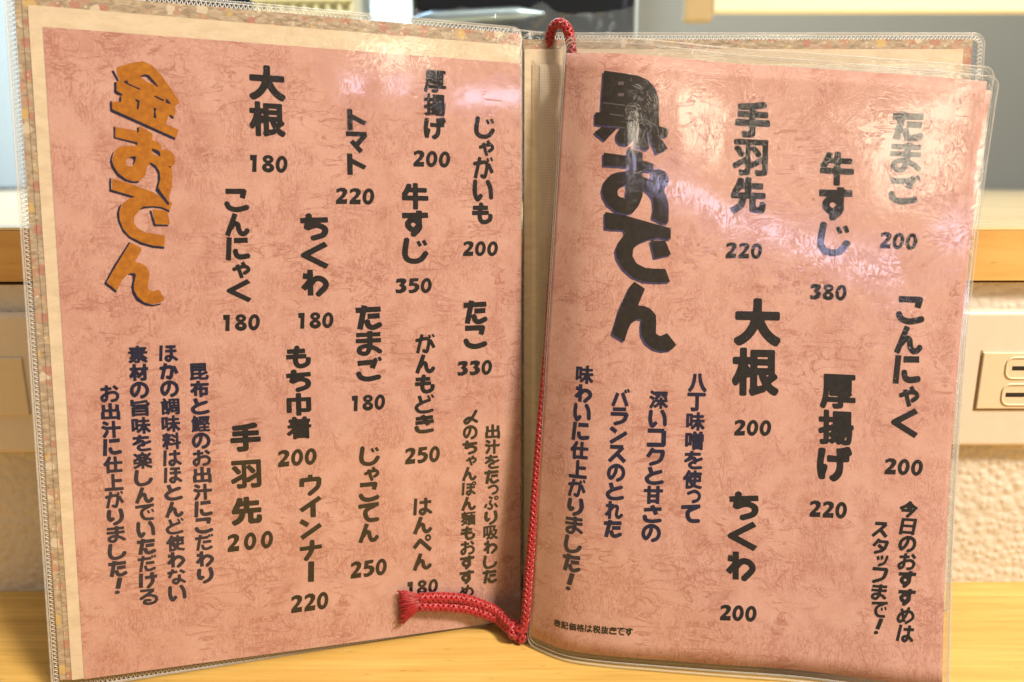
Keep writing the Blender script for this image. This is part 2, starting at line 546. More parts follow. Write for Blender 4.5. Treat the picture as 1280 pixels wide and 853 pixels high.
bm_ = empty('ceiling_beam', (600, 700, 415), 'cream horizontal beam across the top right corner', 'beam')
bevel_box('beam', 254, 1200, 700, 718, 415, 560, M['cream_beam'], bm_, 2)
bevel_box('beam_shaded_side', 218, 253.5, 702, 718, 404, 560, M['beam_end_shade'], bm_, 2)  # shaded end of the beam, its shade put into the tan colour

crate = empty('plastic_crate', (-185, 440, 184.6), 'pale yellow plastic crate on the ledge behind the left page', 'crate')
bevel_box('crate_wall', -249, -154, 430, 520, 184.8, 440, M['yellow_crate'], crate, 4)
a = Acc()
for i in range(9):
    x = -246 + i * 11
    a.box(x, x + 4, 426, 429.7, 200, 430)
for i in range(19):
    z = 200 + i * 12
    a.box(-249, -154, 423, 426.6, z, z + 3.5)
a.build('crate_lattice', M['yellow_crate'], crate, smooth=False)

cook = empty('black_cooker', (10, 440, 184.6), 'glossy black appliance with its sheen modelled as a pale band, wrapped in a clear bag behind the spine', 'appliance')
bevel_box('cooker_body', -98, 110, 405, 600, 184.8, 470, M['black_gloss'], cook, 14, 5)
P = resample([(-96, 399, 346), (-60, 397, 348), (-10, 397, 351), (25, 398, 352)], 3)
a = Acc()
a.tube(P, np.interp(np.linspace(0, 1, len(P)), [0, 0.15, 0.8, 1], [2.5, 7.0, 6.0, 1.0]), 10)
a.build('sheen_band', M['sheen_metal'], cook)  # tube standing in for the lamp sheen on the black body
random.seed(4)
nx, nz = 60, 40
V = []
U = []
rng = np.random.default_rng(5)
ph = rng.uniform(0, 6.28, (8, 2))
for j in range(nz + 1):
    for i in range(nx + 1):
        x = -92 + 196 * i / nx
        z = 186 + 166 * j / nz
        h = sum(math.sin(x * (0.06 + 0.03 * k) + ph[k, 0] + 0.9 * math.sin(z * 0.05 * (k + 1))) * math.cos(z * (0.05 + 0.025 * k) + ph[k, 1]) / (1 + 0.5 * k) for k in range(8))
        V.append((x, 388 - 2.6 * abs(h), z + (3.0 * h if j == nz else 0)))
        U.append((x, z))
F = [(j * (nx + 1) + i, j * (nx + 1) + i + 1, (j + 1) * (nx + 1) + i + 1, (j + 1) * (nx + 1) + i) for j in range(nz) for i in range(nx)]
link('clear_bag', V, F, M['bag'], cook, uv=U)


# ------------------------------------------------------------------ outlet and switch on the wall
def wall_plate(name, label, cat, x0, x1, z0, z1):
    yb = wall_y((x0 + x1) / 2)
    r = empty(name, ((x0 + x1) / 2, yb, z0), label, cat, 'electrical plates on the wall')
    bevel_box('cover_plate', x0, x1, yb - 7.5, yb + 1.0, z0, z1, M['plate'], r, 2.4, 4)
    return r, yb - 7.5


out, yo = wall_plate('power_outlet', 'cream power outlet with two slots, right of the menu', 'outlet', 194, 314, 77.5, 145.5)
mz0, mz1, mx0, mx1 = 97.5, 125.5, 219.8, 296
a = Acc()
# dark strips left of and below the insert, gap shade put into colour
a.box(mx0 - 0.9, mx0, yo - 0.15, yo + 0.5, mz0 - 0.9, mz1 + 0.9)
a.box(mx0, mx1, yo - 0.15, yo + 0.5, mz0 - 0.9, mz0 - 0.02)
a.build('gap_shade', plain('gap_shade_plastic', (0.30, 0.22, 0.13), 0.6), out, smooth=False)
ins_ = bevel_box('insert', mx0, mx1, yo - 1.2, yo + 0.6, mz0, mz1, M['module'], out, 0.5, 2)


def rrect(x0, x1, z0, z1, r, y, n=6):
    P = []
    for cx, cz, a0 in ((x1 - r, z1 - r, 0), (x0 + r, z1 - r, 90), (x0 + r, z0 + r, 180), (x1 - r, z0 + r, 270)):
        for k in range(n + 1):
            t = math.radians(a0 + 90 * k / n)
            P.append((cx + r * math.cos(t), y, cz + r * math.sin(t)))
    return P


for z0 in (112.8, 99.6):
    a = Acc()
    a.tube(rrect(231.2, 268, z0, z0 + 10.3, 3.6, yo - 1.25), 0.55, 6, True)
    a.build('socket_ring', M['module'], ins_)
    a = Acc()
    x0 = 234.2 if z0 > 105 else 233.0
    a.box(x0, x0 + 8.5, yo - 1.26, yo - 1.0, z0 + 4.0, z0 + 6.1)
    a.add([(x0 + 8.5, yo - 1.26, z0 + 4.0), (x0 + 11.5, yo - 1.26, z0 + 4.6), (x0 + 11.5, yo - 1.26, z0 + 5.5), (x0 + 8.5, yo - 1.26, z0 + 6.1)], [(0, 1, 2, 3)])
    a.build('slot', M['slot'], ins_, smooth=False)

sw, yo = wall_plate('light_switch', 'cream switch plate in shadow, left of the menu', 'switch', -314, -190, 77.5, 145.5)
bevel_box('rocker', -296, -233, yo - 1.4, yo + 0.6, 97.0, 125.0, M['module'], sw, 0.6, 2)


# ------------------------------------------------------------------ the menu's surfaces
def m2w(X, Y, Z):
    return np.array((X, Y * cl + Z * sl, -Y * sl + Z * cl - 5.5))


L0 = np.array([-180.0, -55.2])
L1 = np.array([-1.0, -4.2])
LW = float(np.hypot(*(L1 - L0)))
dL = (L1 - L0) / LW


def Lp(u, v, off=0.0):
    """left board: u mm from the pink sheet's left edge, v mm above its foot, off mm backwards"""
    return m2w(L0[0] + dL[0] * u - off * dL[1], L0[1] + dL[1] * u + off * dL[0], 5.8 + v)


def Cp(u, v, off=0.0):
    """right cover: u mm right of the spine"""
    return m2w(1.0 + u, 0.5 + off + 0.0 * u, 5.8 + v)


BB = np.array([[2.9, -23.4, 5.5], [17.7, -33.2, 5.5], [33.0, -37.1, 5.5], [56.6, -40.3, 5.5], [83.1, -43.5, 5.5], [115.6, -47.2, 5.5], [152.0, -54.7, 5.5], [169.3, -57.6, 5.5]])
TT = np.array([[18.0, 16.1, 259.0], [30.5, 11.4, 258.3], [43.9, 10.5, 257.8], [64.8, 13.5, 256.7], [88.8, 17.3, 255.1], [123.0, 19.8, 253.5], [173.2, 20.6, 250.3], [202.8, 20.6, 248.0]])
SS = np.array([0.0, 15.58, 30.18, 52.66, 78.18, 111.7, 155.43, 179.1])
RW = 179.1


def herm(P, t):
    i = int(min(max(np.searchsorted(SS, t) - 1, 0), len(SS) - 2))
    h = SS[i + 1] - SS[i]
    k = (t - SS[i]) / h

    def tan(j):
        a, b = max(j - 1, 0), min(j + 1, len(P) - 1)
        return (P[b] - P[a]) / (SS[b] - SS[a])
    return (2 * k ** 3 - 3 * k ** 2 + 1) * P[i] + (k ** 3 - 2 * k ** 2 + k) * h * tan(i) + (-2 * k ** 3 + 3 * k ** 2) * P[i + 1] + (k ** 3 - k ** 2) * h * tan(i + 1)


def leaf(dB, dT0, dT1):
    B_ = BB + np.array(dB)
    w = (SS / RW)[:, None]
    T_ = TT + np.array(dT0) * (1 - w) + np.array(dT1) * w

    def fn(u, v, off=0.0):
        u2 = min(max(u, 0.0), RW)
        b, t = herm(B_, u2), herm(T_, u2)
        if u > RW:
            e = u - RW
            b = b + (B_[-1] - B_[-2]) / np.linalg.norm(B_[-1] - B_[-2]) * e
            t = t + (T_[-1] - T_[-2]) / np.linalg.norm(T_[-1] - T_[-2]) * e
        elif u < 0:
            b = b + np.array([-0.6, 0.8, 0]) * (-u)
            t = t + np.array([-0.6, 0.8, 0]) * (-u)
        k = v / 257.0
        p = b + (t - b) * k
        p = p + np.array([0, 1.0, 0]) * 7.0 * 4 * k * (1 - k) * (u2 / RW)
        return p + np.array([0.0, 0.955, -0.29]) * off
    return fn


RA = leaf((0, 0, 0), (0, 0, 0), (0, 0, 0))
RB = leaf((0.8, 2.4, 0.0), (0.5, 3.0, -1.0), (4.6, 3.4, -3.4))


def sheet(name, fn, u0, u1, v0, v1, off, thick, mat, parent, nu=2, nv=2, r=0.0):
    """a thin solid sheet on a surface; r rounds its two outer corners"""
    us = np.linspace(u0, u1, nu + 1)
    vs = np.linspace(v0, v1, nv + 1)
    V = []
    U = []
    layers = (off, off + thick) if thick > 0 else (off,)
    for o_ in layers:
        for v_ in vs:
            for u_ in us:
                uu, vv = float(u_), float(v_)
                if r > 0:
                    for cu, su in ((u1 - r, 1), (u0 + r, -1)):
                        if (uu - cu) * su > 0:
                            for cv, sv in ((v1 - r, 1), (v0 + r, -1)):
                                if (vv - cv) * sv > 0:
                                    a_, b_ = abs(uu - cu) / r, abs(vv - cv) / r
                                    mx = max(a_, b_)
                                    d_ = math.hypot(a_, b_)
                                    if d_ > 0:
                                        s_ = mx / d_
                                        uu, vv = cu + su * a_ * s_ * r, cv + sv * b_ * s_ * r
                V.append(fn(uu, vv, o_))
                U.append((uu, vv))
    n = (nu + 1) * (nv + 1)
    F = []
    w = nu + 1
    for j in range(nv):
        for i in range(nu):
            q = (j * w + i, j * w + i + 1, (j + 1) * w + i + 1, (j + 1) * w + i)
            F.append(q)
            if thick > 0:
                F.append(tuple(k + n for k in reversed(q)))
    if thick > 0:
        ring = [i for i in range(w)] + [j * w + nu for j in range(1, nv + 1)] + [nv * w + i for i in range(nu - 1, -1, -1)] + [j * w for j in range(nv - 1, 0, -1)]
        for a_, b_ in zip(ring, ring[1:] + ring[:1]):
            F.append((b_, a_, a_ + n, b_ + n))
    return link(name, V, F, mat, parent, uv=U, smooth=(nu > 4))


def outline(u0, u1, v0, v1, r, step=2.0, corners=(1, 1, 1, 1)):
    """rounded rectangle in page millimetres, counter-clockwise from lower left"""
    P = []

    def seg(a, b):
        n = max(1, int(math.hypot(b[0] - a[0], b[1] - a[1]) / step))
        for k in range(n):
            P.append((a[0] + (b[0] - a[0]) * k / n, a[1] + (b[1] - a[1]) * k / n))

    def arc(cu, cv, a0):
        for k in range(6):
            t = math.radians(a0 + 15 * k)
            P.append((cu + r * math.cos(t), cv + r * math.sin(t)))
    seg((u0 + r, v0), (u1 - r, v0))
    arc(u1 - r, v0 + r, -90)
    seg((u1, v0 + r), (u1, v1 - r))
    arc(u1 - r, v1 - r, 0)
    seg((u1 - r, v1), (u0 + r, v1))
    arc(u0 + r, v1 - r, 90)
    seg((u0, v1 - r), (u0, v0 + r))
    arc(u0 + r, v0 + r, 180)
    return P


menu = empty('menu_booklet', (0, 0, 0), 'open Japanese menu with pink pages in clear sleeves, leaning against the ledge', 'menu')

def LpV(u, v, off=0.0):
    """the vinyl cover's foot follows the counter"""
    if v < 0:
        v *= 0.15 + 0.95 * (1 - min(max(u, 0.0), LW) / LW)
    return Lp(u, v, off)


# left half, back to front
vin = sheet('vinyl_cover', LpV, -12.6, LW + 1, -4.5, 273.0, 3.2, 0.0, M['film_left'], menu, 40, 40, 4)
bd = sheet('floral_board', Lp, -9.2, LW + 0.5, 0.4, 270.0, 1.2, 1.8, M['floral'], menu, 2, 2)
sheet('floral_flap', Lp, -6.6, LW - 1, 0.3, 267.2, 0.75, 0.35, M['floral'], menu, 2, 2)
sheet('cream_sheet', Lp, -4.6, LW - 0.6, 0.2, 264.6, 0.30, 0.3, M['cream'], menu, 2, 2)
pinkL = sheet('pink_page', Lp, 0, LW, 0, 257, 0.0, 0.2, M['pink'], menu, 2, 2)
sheet('fold_shade_line', Lp, LW - 11.4, LW - 11.0, 0.2, 256.8, -0.06, 0.0, plain('fold_shade_pink', (0.50, 0.22, 0.16), 0.6), pinkL, 1, 1)  # shadow line of the page's fold, painted as a darker pink strip
filmL = sheet('clear_pocket', Lp, -10.6, LW + 0.2, -1.5, 271.5, -0.45, 0.0, M['film_left'], menu, 60, 80, 3)

# right cover
sheet('vinyl_cover', Cp, -2.0, 206.6, -3.0, 272.0, 3.2, 0.0, M['film_left'], menu, 40, 40, 5)
sheet('floral_board', Cp, -1.0, 200.3, -2.0, 269.0, 1.2, 1.8, M['floral'], menu, 2, 2)
sheet('cream_sheet', Cp, -0.4, 196.0, -0.6, 264.6, 0.6, 0.3, M['cream'], menu, 2, 2)
sheet('ivory_lining', Cp, 3.2, 192.0, 0.5, 258.0, 0.1, 0.3, M['ivory'], menu, 2, 2)
sheet('gauze_lining', Cp, 6.4, 190.0, 0.8, 257.4, -0.25, 0.25, M['gauze'], menu, 2, 2)

# clear strip over the spine joins the two covers
V = []
U = []
for j in range(21):
    v_ = 0.4 + 272.0 * j / 20
    p, q = Lp(LW - 5, v_, 3.0), Cp(9.0, v_, 3.0)
    for k in range(9):
        t = k / 8
        V.append(p * (1 - t) + q * t + np.array([0, 1.3 * math.sin(math.pi * t), 0]))
        U.append((t * 16, v_))
F = [(j * 9 + i, j * 9 + i + 1, (j + 1) * 9 + i + 1, (j + 1) * 9 + i) for j in range(20) for i in range(8)]
spine = link('spine_strip', V, F, M['film_left'], menu, uv=U)
for j in (0, 20):
    a = Acc()
    a.tube(V[j * 9:j * 9 + 9], 0.42, 6)
    a.build('welded_rim', M['rim'], spine)

# edges of the vinyl: a rim, and a zigzag seam just inside it
def seam(fn, pts, inset_dir, amp, pitch, off, rad, a):
    """flat zigzag of thread along pts (page mm)"""
    P = np.array(pts, float)
    s = np.concatenate([[0], np.cumsum(np.linalg.norm(np.diff(P, axis=0), axis=1))])
    n = int(s[-1] / pitch)
    Q = []
    for k in range(n * 4 + 1):
        t = s[-1] * k / (n * 4)
        p = np.array([np.interp(t, s, P[:, 0]), np.interp(t, s, P[:, 1])])
        t2 = min(t + 0.3, s[-1]); t1 = t2 - 0.6
        d = np.array([np.interp(t2, s, P[:, 0]) - np.interp(t1, s, P[:, 0]), np.interp(t2, s, P[:, 1]) - np.interp(t1, s, P[:, 1])])
        d /= max(np.linalg.norm(d), 1e-6)
        nrm = np.array([-d[1], d[0]]) * inset_dir
        w = (0.5 - 0.5 * math.cos(2 * math.pi * k / 4)) if k % 4 != 3 else 0.85
        q = p + nrm * amp * w
        Q.append(fn(q[0], q[1], off))
    a.tube(Q, rad, 4)


OL = outline(-12.6, LW + 1, -4.5, 273.0, 4)
OR = outline(-2.0, 206.6, -3.0, 272.0, 5)
a = Acc()
a.tube([LpV(p[0], p[1], 3.0) for p in OL], 0.45, 6, True)
a.build('welded_rim', M['rim'], menu)
a = Acc()
a.tube([Cp(p[0], p[1], 3.0) for p in OR], 0.55, 6, True)
a.build('welded_rim', M['rim'], menu)
a = Acc()
inL = outline(-11.8, LW + 0.6, -3.9, 272.2, 3.4)
inL = [p for p in inL if not (p[0] > LW - 4)]
# left side, top and foot in one run: start lower right, go round by the left
k0 = max(range(len(inL)), key=lambda i: inL[i][0] - inL[i][1])
run = inL[k0 + 1:] + inL[:k0 + 1]
seam(LpV, run, 1, 1.9, 1.75, 2.8, 0.22, a)
a.tube([LpV(p[0], p[1], 2.8) for p in run], 0.14, 4)
a.build('zigzag_seam', M['stitch'], menu)
a = Acc()
inR = [p for p in outline(-1.2, 205.6, -2.2, 271.0, 4.4) if p[0] > 12]
k0 = max(range(len(inR)), key=lambda i: -inR[i][0] - inR[i][1])
run = inR[k0:] + inR[:k0]
seam(Cp, run, 1, 2.0, 1.75, 2.8, 0.24, a)
a.tube([Cp(p[0], p[1], 2.8) for p in run], 0.15, 4)
a.build('zigzag_seam', M['stitch'], menu)


# the two turned leaves on the right: pink sheet inside a clear pocket
def leaf_parts(fn, with_film, name):
    lf = sheet(name, fn, 0.0, RW, 0.0, 257.0, 0.0, 0.2, M['pink'], menu, 120, 40)
    e = sheet('clear_pocket', fn, -1.2, RW + 2.6, -4.3, 263.4, -0.4 if with_film else 0.45, 0.0, M['film'], menu, 120, 60, 4)
    if with_film:
        sheet('clear_pocket', fn, -1.2, RW + 2.6, -4.3, 263.4, 0.6, 0.0, M['film_left'], menu, 60, 40, 4)
    a = Acc()
    ol = outline(-1.2, RW + 2.6, -4.3, 263.4, 4.5)
    a.tube([fn(p[0], p[1], 0.1) for p in ol], 0.42, 6, True)
    il = [p for p in outline(-0.2, RW + 1.3, -2.4, 262.0, 3.6)]
    a.tube([fn(p[0], p[1], -0.2) for p in il], 0.16, 4, True)
    a.build('welded_rim', M['rim'], menu)
    # clear strip that binds the leaf into the spine
    V = []
    U = []
    nv = 24
    for j in range(nv + 1):
        v_ = -3.6 + 266.4 * j / nv
        p = fn(-1.2, v_, 0.1)
        q = Cp(5.0, v_, -1.4)
        for k in range(7):
            t = k / 6
            V.append(p * (1 - t) + q * t + np.array([2.5 * math.sin(math.pi * t), 0, 0]))
            U.append((t * 20, v_))
    F = [(j * 7 + i, j * 7 + i + 1, (j + 1) * 7 + i + 1, (j + 1) * 7 + i) for j in range(nv) for i in range(6)]
    link('binding_strip', V, F, M['film_left'], menu, uv=U)
    return lf


pinkB = leaf_parts(RB, False, 'rear_pink_page')
pinkR = leaf_parts(RA, True, 'pink_page')

# ------------------------------------------------------------------ lettering
# text columns: page, kind, characters, centre of top and foot (page mm), width
TEXT=[
 ('L', 'dish_name', '大根', 79.21, 248.65, 78.53, 220.56, 13.92),
 ('L', 'dish_name', 'トマト', 114.44, 233.32, 113.85, 206.34, 8.93),
 ('L', 'dish_name', '厚揚げ', 147.63, 251.49, 147.31, 222.52, 9.75),
 ('L', 'dish_name', 'じゃがいも', 169.55, 233.29, 168.09, 186.57, 9.46),
 ('L', 'dish_name', 'こんにゃく', 65.75, 199.38, 65.21, 153.35, 9.53),
 ('L', 'dish_name', 'ちくわ', 96.02, 190.01, 95.51, 155.28, 11.37),
 ('L', 'dish_name', '牛すじ', 138.53, 203.73, 138.06, 169.06, 11.49),
 ('L', 'dish_name', 'たまご', 117.75, 151.39, 117.26, 118.09, 11.28),
 ('L', 'dish_name', 'がんもどき', 142.24, 138.27, 140.97, 93.48, 8.96),
 ('L', 'dish_name', 'たこ', 164.99, 152.82, 164.69, 130.79, 11.08),
 ('L', 'dish_name', 'もち巾着', 88.09, 134.76, 87.25, 94.47, 10.14),
 ('L', 'dish_name', '手羽先', 65.8, 102.73, 64.88, 58.87, 12.11),
 ('L', 'dish_name', 'ウインナー', 91.44, 78.52, 90.45, 30.44, 9.43),
 ('L', 'dish_name', 'じゃこてん', 116.86, 89.47, 115.46, 45.56, 9.09),
 ('L', 'dish_name', 'はんぺん', 140.05, 63.89, 139.29, 29.98, 8.8),
 ('L', 'recommendation', '出汁をたっぷり吸わした', 172.79, 95.76, 171.03, 19.81, 7.12),
 ('L', 'recommendation', '〆のちゃんぽん麺もおすすめ', 162.49, 103.04, 159.86, 13.8, 6.99),
 ('L', 'broth_note', '昆布と鰹のお出汁にこだわり', 48.76, 128.72, 47.57, 34.98, 7.26),
 ('L', 'broth_note', 'ほかの調味料はほとんど使わない', 37.53, 136.46, 36.41, 28.68, 7.11),
 ('L', 'broth_note', '素材の旨味を楽しんでいただける', 26.37, 136.48, 25.51, 28.36, 7.12),
 ('L', 'broth_note', 'お出汁に仕上がりました！', 15.39, 121.13, 14.55, 34.6, 6.99),
 ('R', 'broth_note', '味わいに仕上がりました！', 18.28, 124.69, 16.63, 26.26, 7.79),
 ('R', 'broth_note', 'バランスのとれた', 34.13, 115.3, 33.12, 50.96, 7.77),
 ('R', 'broth_note', '深いコクと甘さの', 50.6, 114.69, 49.11, 49.69, 8.15),
 ('R', 'broth_note', '八丁味噌を使って', 67.35, 122.34, 65.32, 58.37, 8.07),
 ('R', 'dish_name', '手羽先', 89.37, 241.03, 87.75, 191.95, 15.73),
 ('R', 'dish_name', '牛すじ', 125.58, 220.91, 125.12, 174.76, 13.8),
 ('R', 'dish_name', '大根', 93.45, 155.31, 92.2, 113.06, 20.37),
 ('R', 'dish_name', '厚揚げ', 128.85, 123.45, 127.12, 77.77, 15.41),
 ('R', 'dish_name', 'たまご', 152.36, 241.0, 152.82, 199.21, 12.45),
 ('R', 'dish_name', 'こんにゃく', 158.33, 158.9, 157.84, 97.86, 12.04),
 ('R', 'recommendation', '今日のおすすめは', 160.79, 71.52, 160.08, 15.34, 8.4),
 ('R', 'recommendation', 'スタッフまで！', 148.28, 62.31, 147.38, 17.37, 7.3),
 ('R', 'dish_name', 'ちくわ', 88.26, 72.27, 86.41, 34.75, 12.57),
]
PRICE=[
 ('L', '180', 78.33, 209.69, 15.25, 6.9),
 ('L', '220', 112.9, 197.5, 16.11, 6.84),
 ('L', '200', 145.82, 214.16, 16.26, 6.96),
 ('L', '200', 167.31, 175.79, 16.13, 6.66),
 ('L', '180', 65.52, 144.95, 14.93, 6.79),
 ('L', '180', 95.2, 145.19, 15.07, 6.8),
 ('L', '350', 137.22, 159.56, 15.95, 6.63),
 ('L', '180', 116.45, 108.72, 14.98, 6.91),
 ('L', '250', 140.09, 83.66, 15.92, 7.52),
 ('L', '330', 164.42, 122.24, 16.16, 6.87),
 ('L', '200', 86.16, 86.5, 16.16, 7.35),
 ('L', '2 0 0', 65.91, 51.48, 18.57, 7.74),
 ('L', '220', 89.52, 21.22, 16.02, 8.05),
 ('L', '250', 115.29, 33.66, 16.11, 7.79),
 ('L', '180', 139.15, 21.82, 14.8, 6.85),
 ('R', '220', 86.5, 175.88, 16.37, 6.97),
 ('R', '380', 123.5, 158.88, 15.59, 7.0),
 ('R', '200', 91.47, 99.34, 16.17, 6.84),
 ('R', '220', 124.68, 65.97, 16.72, 6.97),
 ('R', '200', 151.73, 182.94, 15.26, 7.45),
 ('R', '200', 158.08, 85.46, 17.31, 6.83),
 ('R', '200', 85.62, 21.46, 15.35, 6.57),
]
FOOT=[[10.47, 10.5], [27.14, 10.95], [43.1, 10.98], [0.19, -3.34]]
GOLD_FACE=['24.16,244.06 29.31,246 33.64,247.01 36.73,245.65 39.44,242.83 41.95,239.1 46.06,232.38 44.29,230.66 44.35,228.15 43.59,226.5 42.11,227.49 40.59,223.65 45.26,221.71 44.16,218.41 21.87,227.82 22.04,231.17 24.82,231.33 25.26,233.46 23.36,234.75 23.71,238.45 25.22,239.25 24.33,240.94',
 '22.7,221.61 30.39,220.56 31.15,222.56 35.69,219.74 35.58,217.22 37.73,216.42 38.85,215.21 38.44,213.46 40.15,214 42.16,213.17 43.43,211.04 43.33,208.86 42.06,207.17 42.13,203.35 41.82,199.32 40.71,195.99 40.64,192.87 36.04,198.07 37.55,201.39 37.68,204.3 36.46,207.16 34.5,208.54 33.25,207.05 32.24,203.4 30.48,201.54 28.11,200.93 25.48,201.57 22.94,203.64 21.43,206.28 21.1,209.48 22.08,212.72 23.8,214.21 26.8,214.77 29.61,214.74 29.83,215.9 22.49,217.53',
 '20.56,202.07 27.07,200.11 34.65,197.23 41.61,193.19 40.62,190.23 37.09,191.44 33.04,191.73 29.59,190.02 27.62,187.43 27.35,185.24 28.59,183.07 31.2,181.45 38.29,180.23 38.1,175.97 33.68,176.32 29.34,177.76 25.42,180.1 23.23,183 22.25,186.62 22.4,189.52 23.88,192.62 26.82,195.04 20.33,197.58',
 '34.33,190.47 39.76,190.03 40.38,184.7 35.08,184.62',
 '25.63,177.56 29.56,175.39 29.51,174.28 26.93,169.67 28.94,169.49 31.24,167.82 32.15,165.4 31.46,161.69 31.17,159.08 32.83,158.13 35.26,158.86 37.15,154.89 35.37,153.6 32.6,153.08 29.56,153.87 27.29,156.14 26.08,159.13 26.41,162.46 26.86,164.68 25.71,165.43 24.01,164.88 22.23,162.86 20,158.45 16.67,161.61 19.47,167.65']
GOLD_HOLE=['26.06,209.84 27.91,210.45 29.42,210.69 28.64,208.32 27.72,206.67 26.09,207.16 25.66,208.57',
 '32.36,240.88 34.37,241.36 36.1,239.25 37.54,237.93 35.26,239.02 33.64,239.97',
 '34.68,212.33 36.38,212.76 37.99,211.13 37.32,211.17']
GOLD_SHADOW=['22.3,242.54 23.22,242.85 24.88,239.05 24.21,238.73',
 '23.06,238.41 23.98,238.57 23.81,235.31 25.94,234.03 25.68,233.49 23.96,233.74 22.86,234.55',
 '24.58,233.07 25.25,233.29 25.23,231 24.33,231.3',
 '21.24,231.4 22.05,231.34 21.96,228.28 44.02,218.47 43.54,217.58 21.04,227.42',
 '31.2,240.87 34.07,242.12 35.4,242.03 38.87,237.66 38.03,237.71 36.11,239.43 34.37,241.36',
 '26.17,238.71 27.69,239.58 27.96,238.37 32.32,236.54 32.06,236.06 27.76,237.76 26.82,238.55',
 '29.83,232.85 31.77,232.08 31.17,228.58 30.45,228.75 30.9,231.15',
 '37.04,234.45 40.66,232.78 40.37,232.23 36.85,233.87',
 '41.31,233.71 42.96,231.31 40.95,231.73',
 '36.42,229.69 37.88,229.41 37.1,228.48 37.47,225.46 36.32,225.93 36.6,228.45',
 '41.94,227.38 43.83,226.51 43.39,225.66 42.23,226.42',
 '22.05,221.76 22.7,221.68 22.34,217.77 30.34,216.1 29.95,214.76 29.48,215.52 21.83,217.32',
 '30.29,221.99 31.05,221.84 30.75,219.69 30.19,219.84',
 '22.28,213.44 20.86,211.25 20.08,208.72 20.44,206.24 22.25,203.08 24.8,201.19 27.42,200.44 29.43,200.6 30.81,201.55 28.12,201.11 25.5,201.89 22.96,204 21.38,206.63 20.85,209.11 21.35,211.27',
 '26.22,209.85 28.09,210.74 29.52,210.8 28.99,208.7 27.72,206.49 28.46,209.39 27.89,210.09',
 '35.27,214.15 38.08,213.01 38.15,210.84 37.01,211.88 35.06,213.25',
 '34.51,208.72 36.31,207.52 37.56,205.39 37.77,202.48 36.76,199 40.64,192.87 40.19,191.94 38.57,193.93 35.69,197.87 36.7,201.36 36.83,204.27 35.92,206.42 34.14,207.98',
 '40.72,207.67 41.56,207.34 42.42,207.55 41.7,206.8 41.03,206.96',
 '19.52,202.22 20.29,202.06 20.01,197.75 28.17,195.36 27.98,194.89 26.49,194.96 19.25,197.01',
 '23.55,192.79 22.14,190.96 21.45,188.41 21.7,185.52 23.16,181.54 25.37,179.01 29.29,176.66 33.63,175.39 37.88,174.97 38.09,175.79 33.68,176.32 29.34,177.65 25.74,179.74 23.55,182.64 22.4,186.25 22.38,189.15',
 '29.26,190.01 31.01,191.5 34.39,191.75 37.78,191.46 40.62,190.16 40.34,189.3 37.74,190.72 34.36,191.13 31.31,190.78',
 '33.12,189.9 33.91,190.1 35.15,184.69 40.02,184.39 39.83,183.95 34.37,183.95',
 '25.31,177.74 25.8,177.49 19.43,166.92 16.51,161.79 20.07,158.52 19.56,157.64 15.56,161.25 19.15,168.02',
 '23.48,164.51 25.04,165.36 26.72,165.42 27.18,164.5 26.38,161.72 26.08,159.13 27.28,155.96 29.56,153.87 32.58,152.78 35.35,153.23 36.75,153.77 35.33,152.74 32.55,152.14 29.84,152.56 26.87,154.47 25.48,157.28 25.17,159.88 25.94,163.21 25.84,164.5 25.01,164.77']
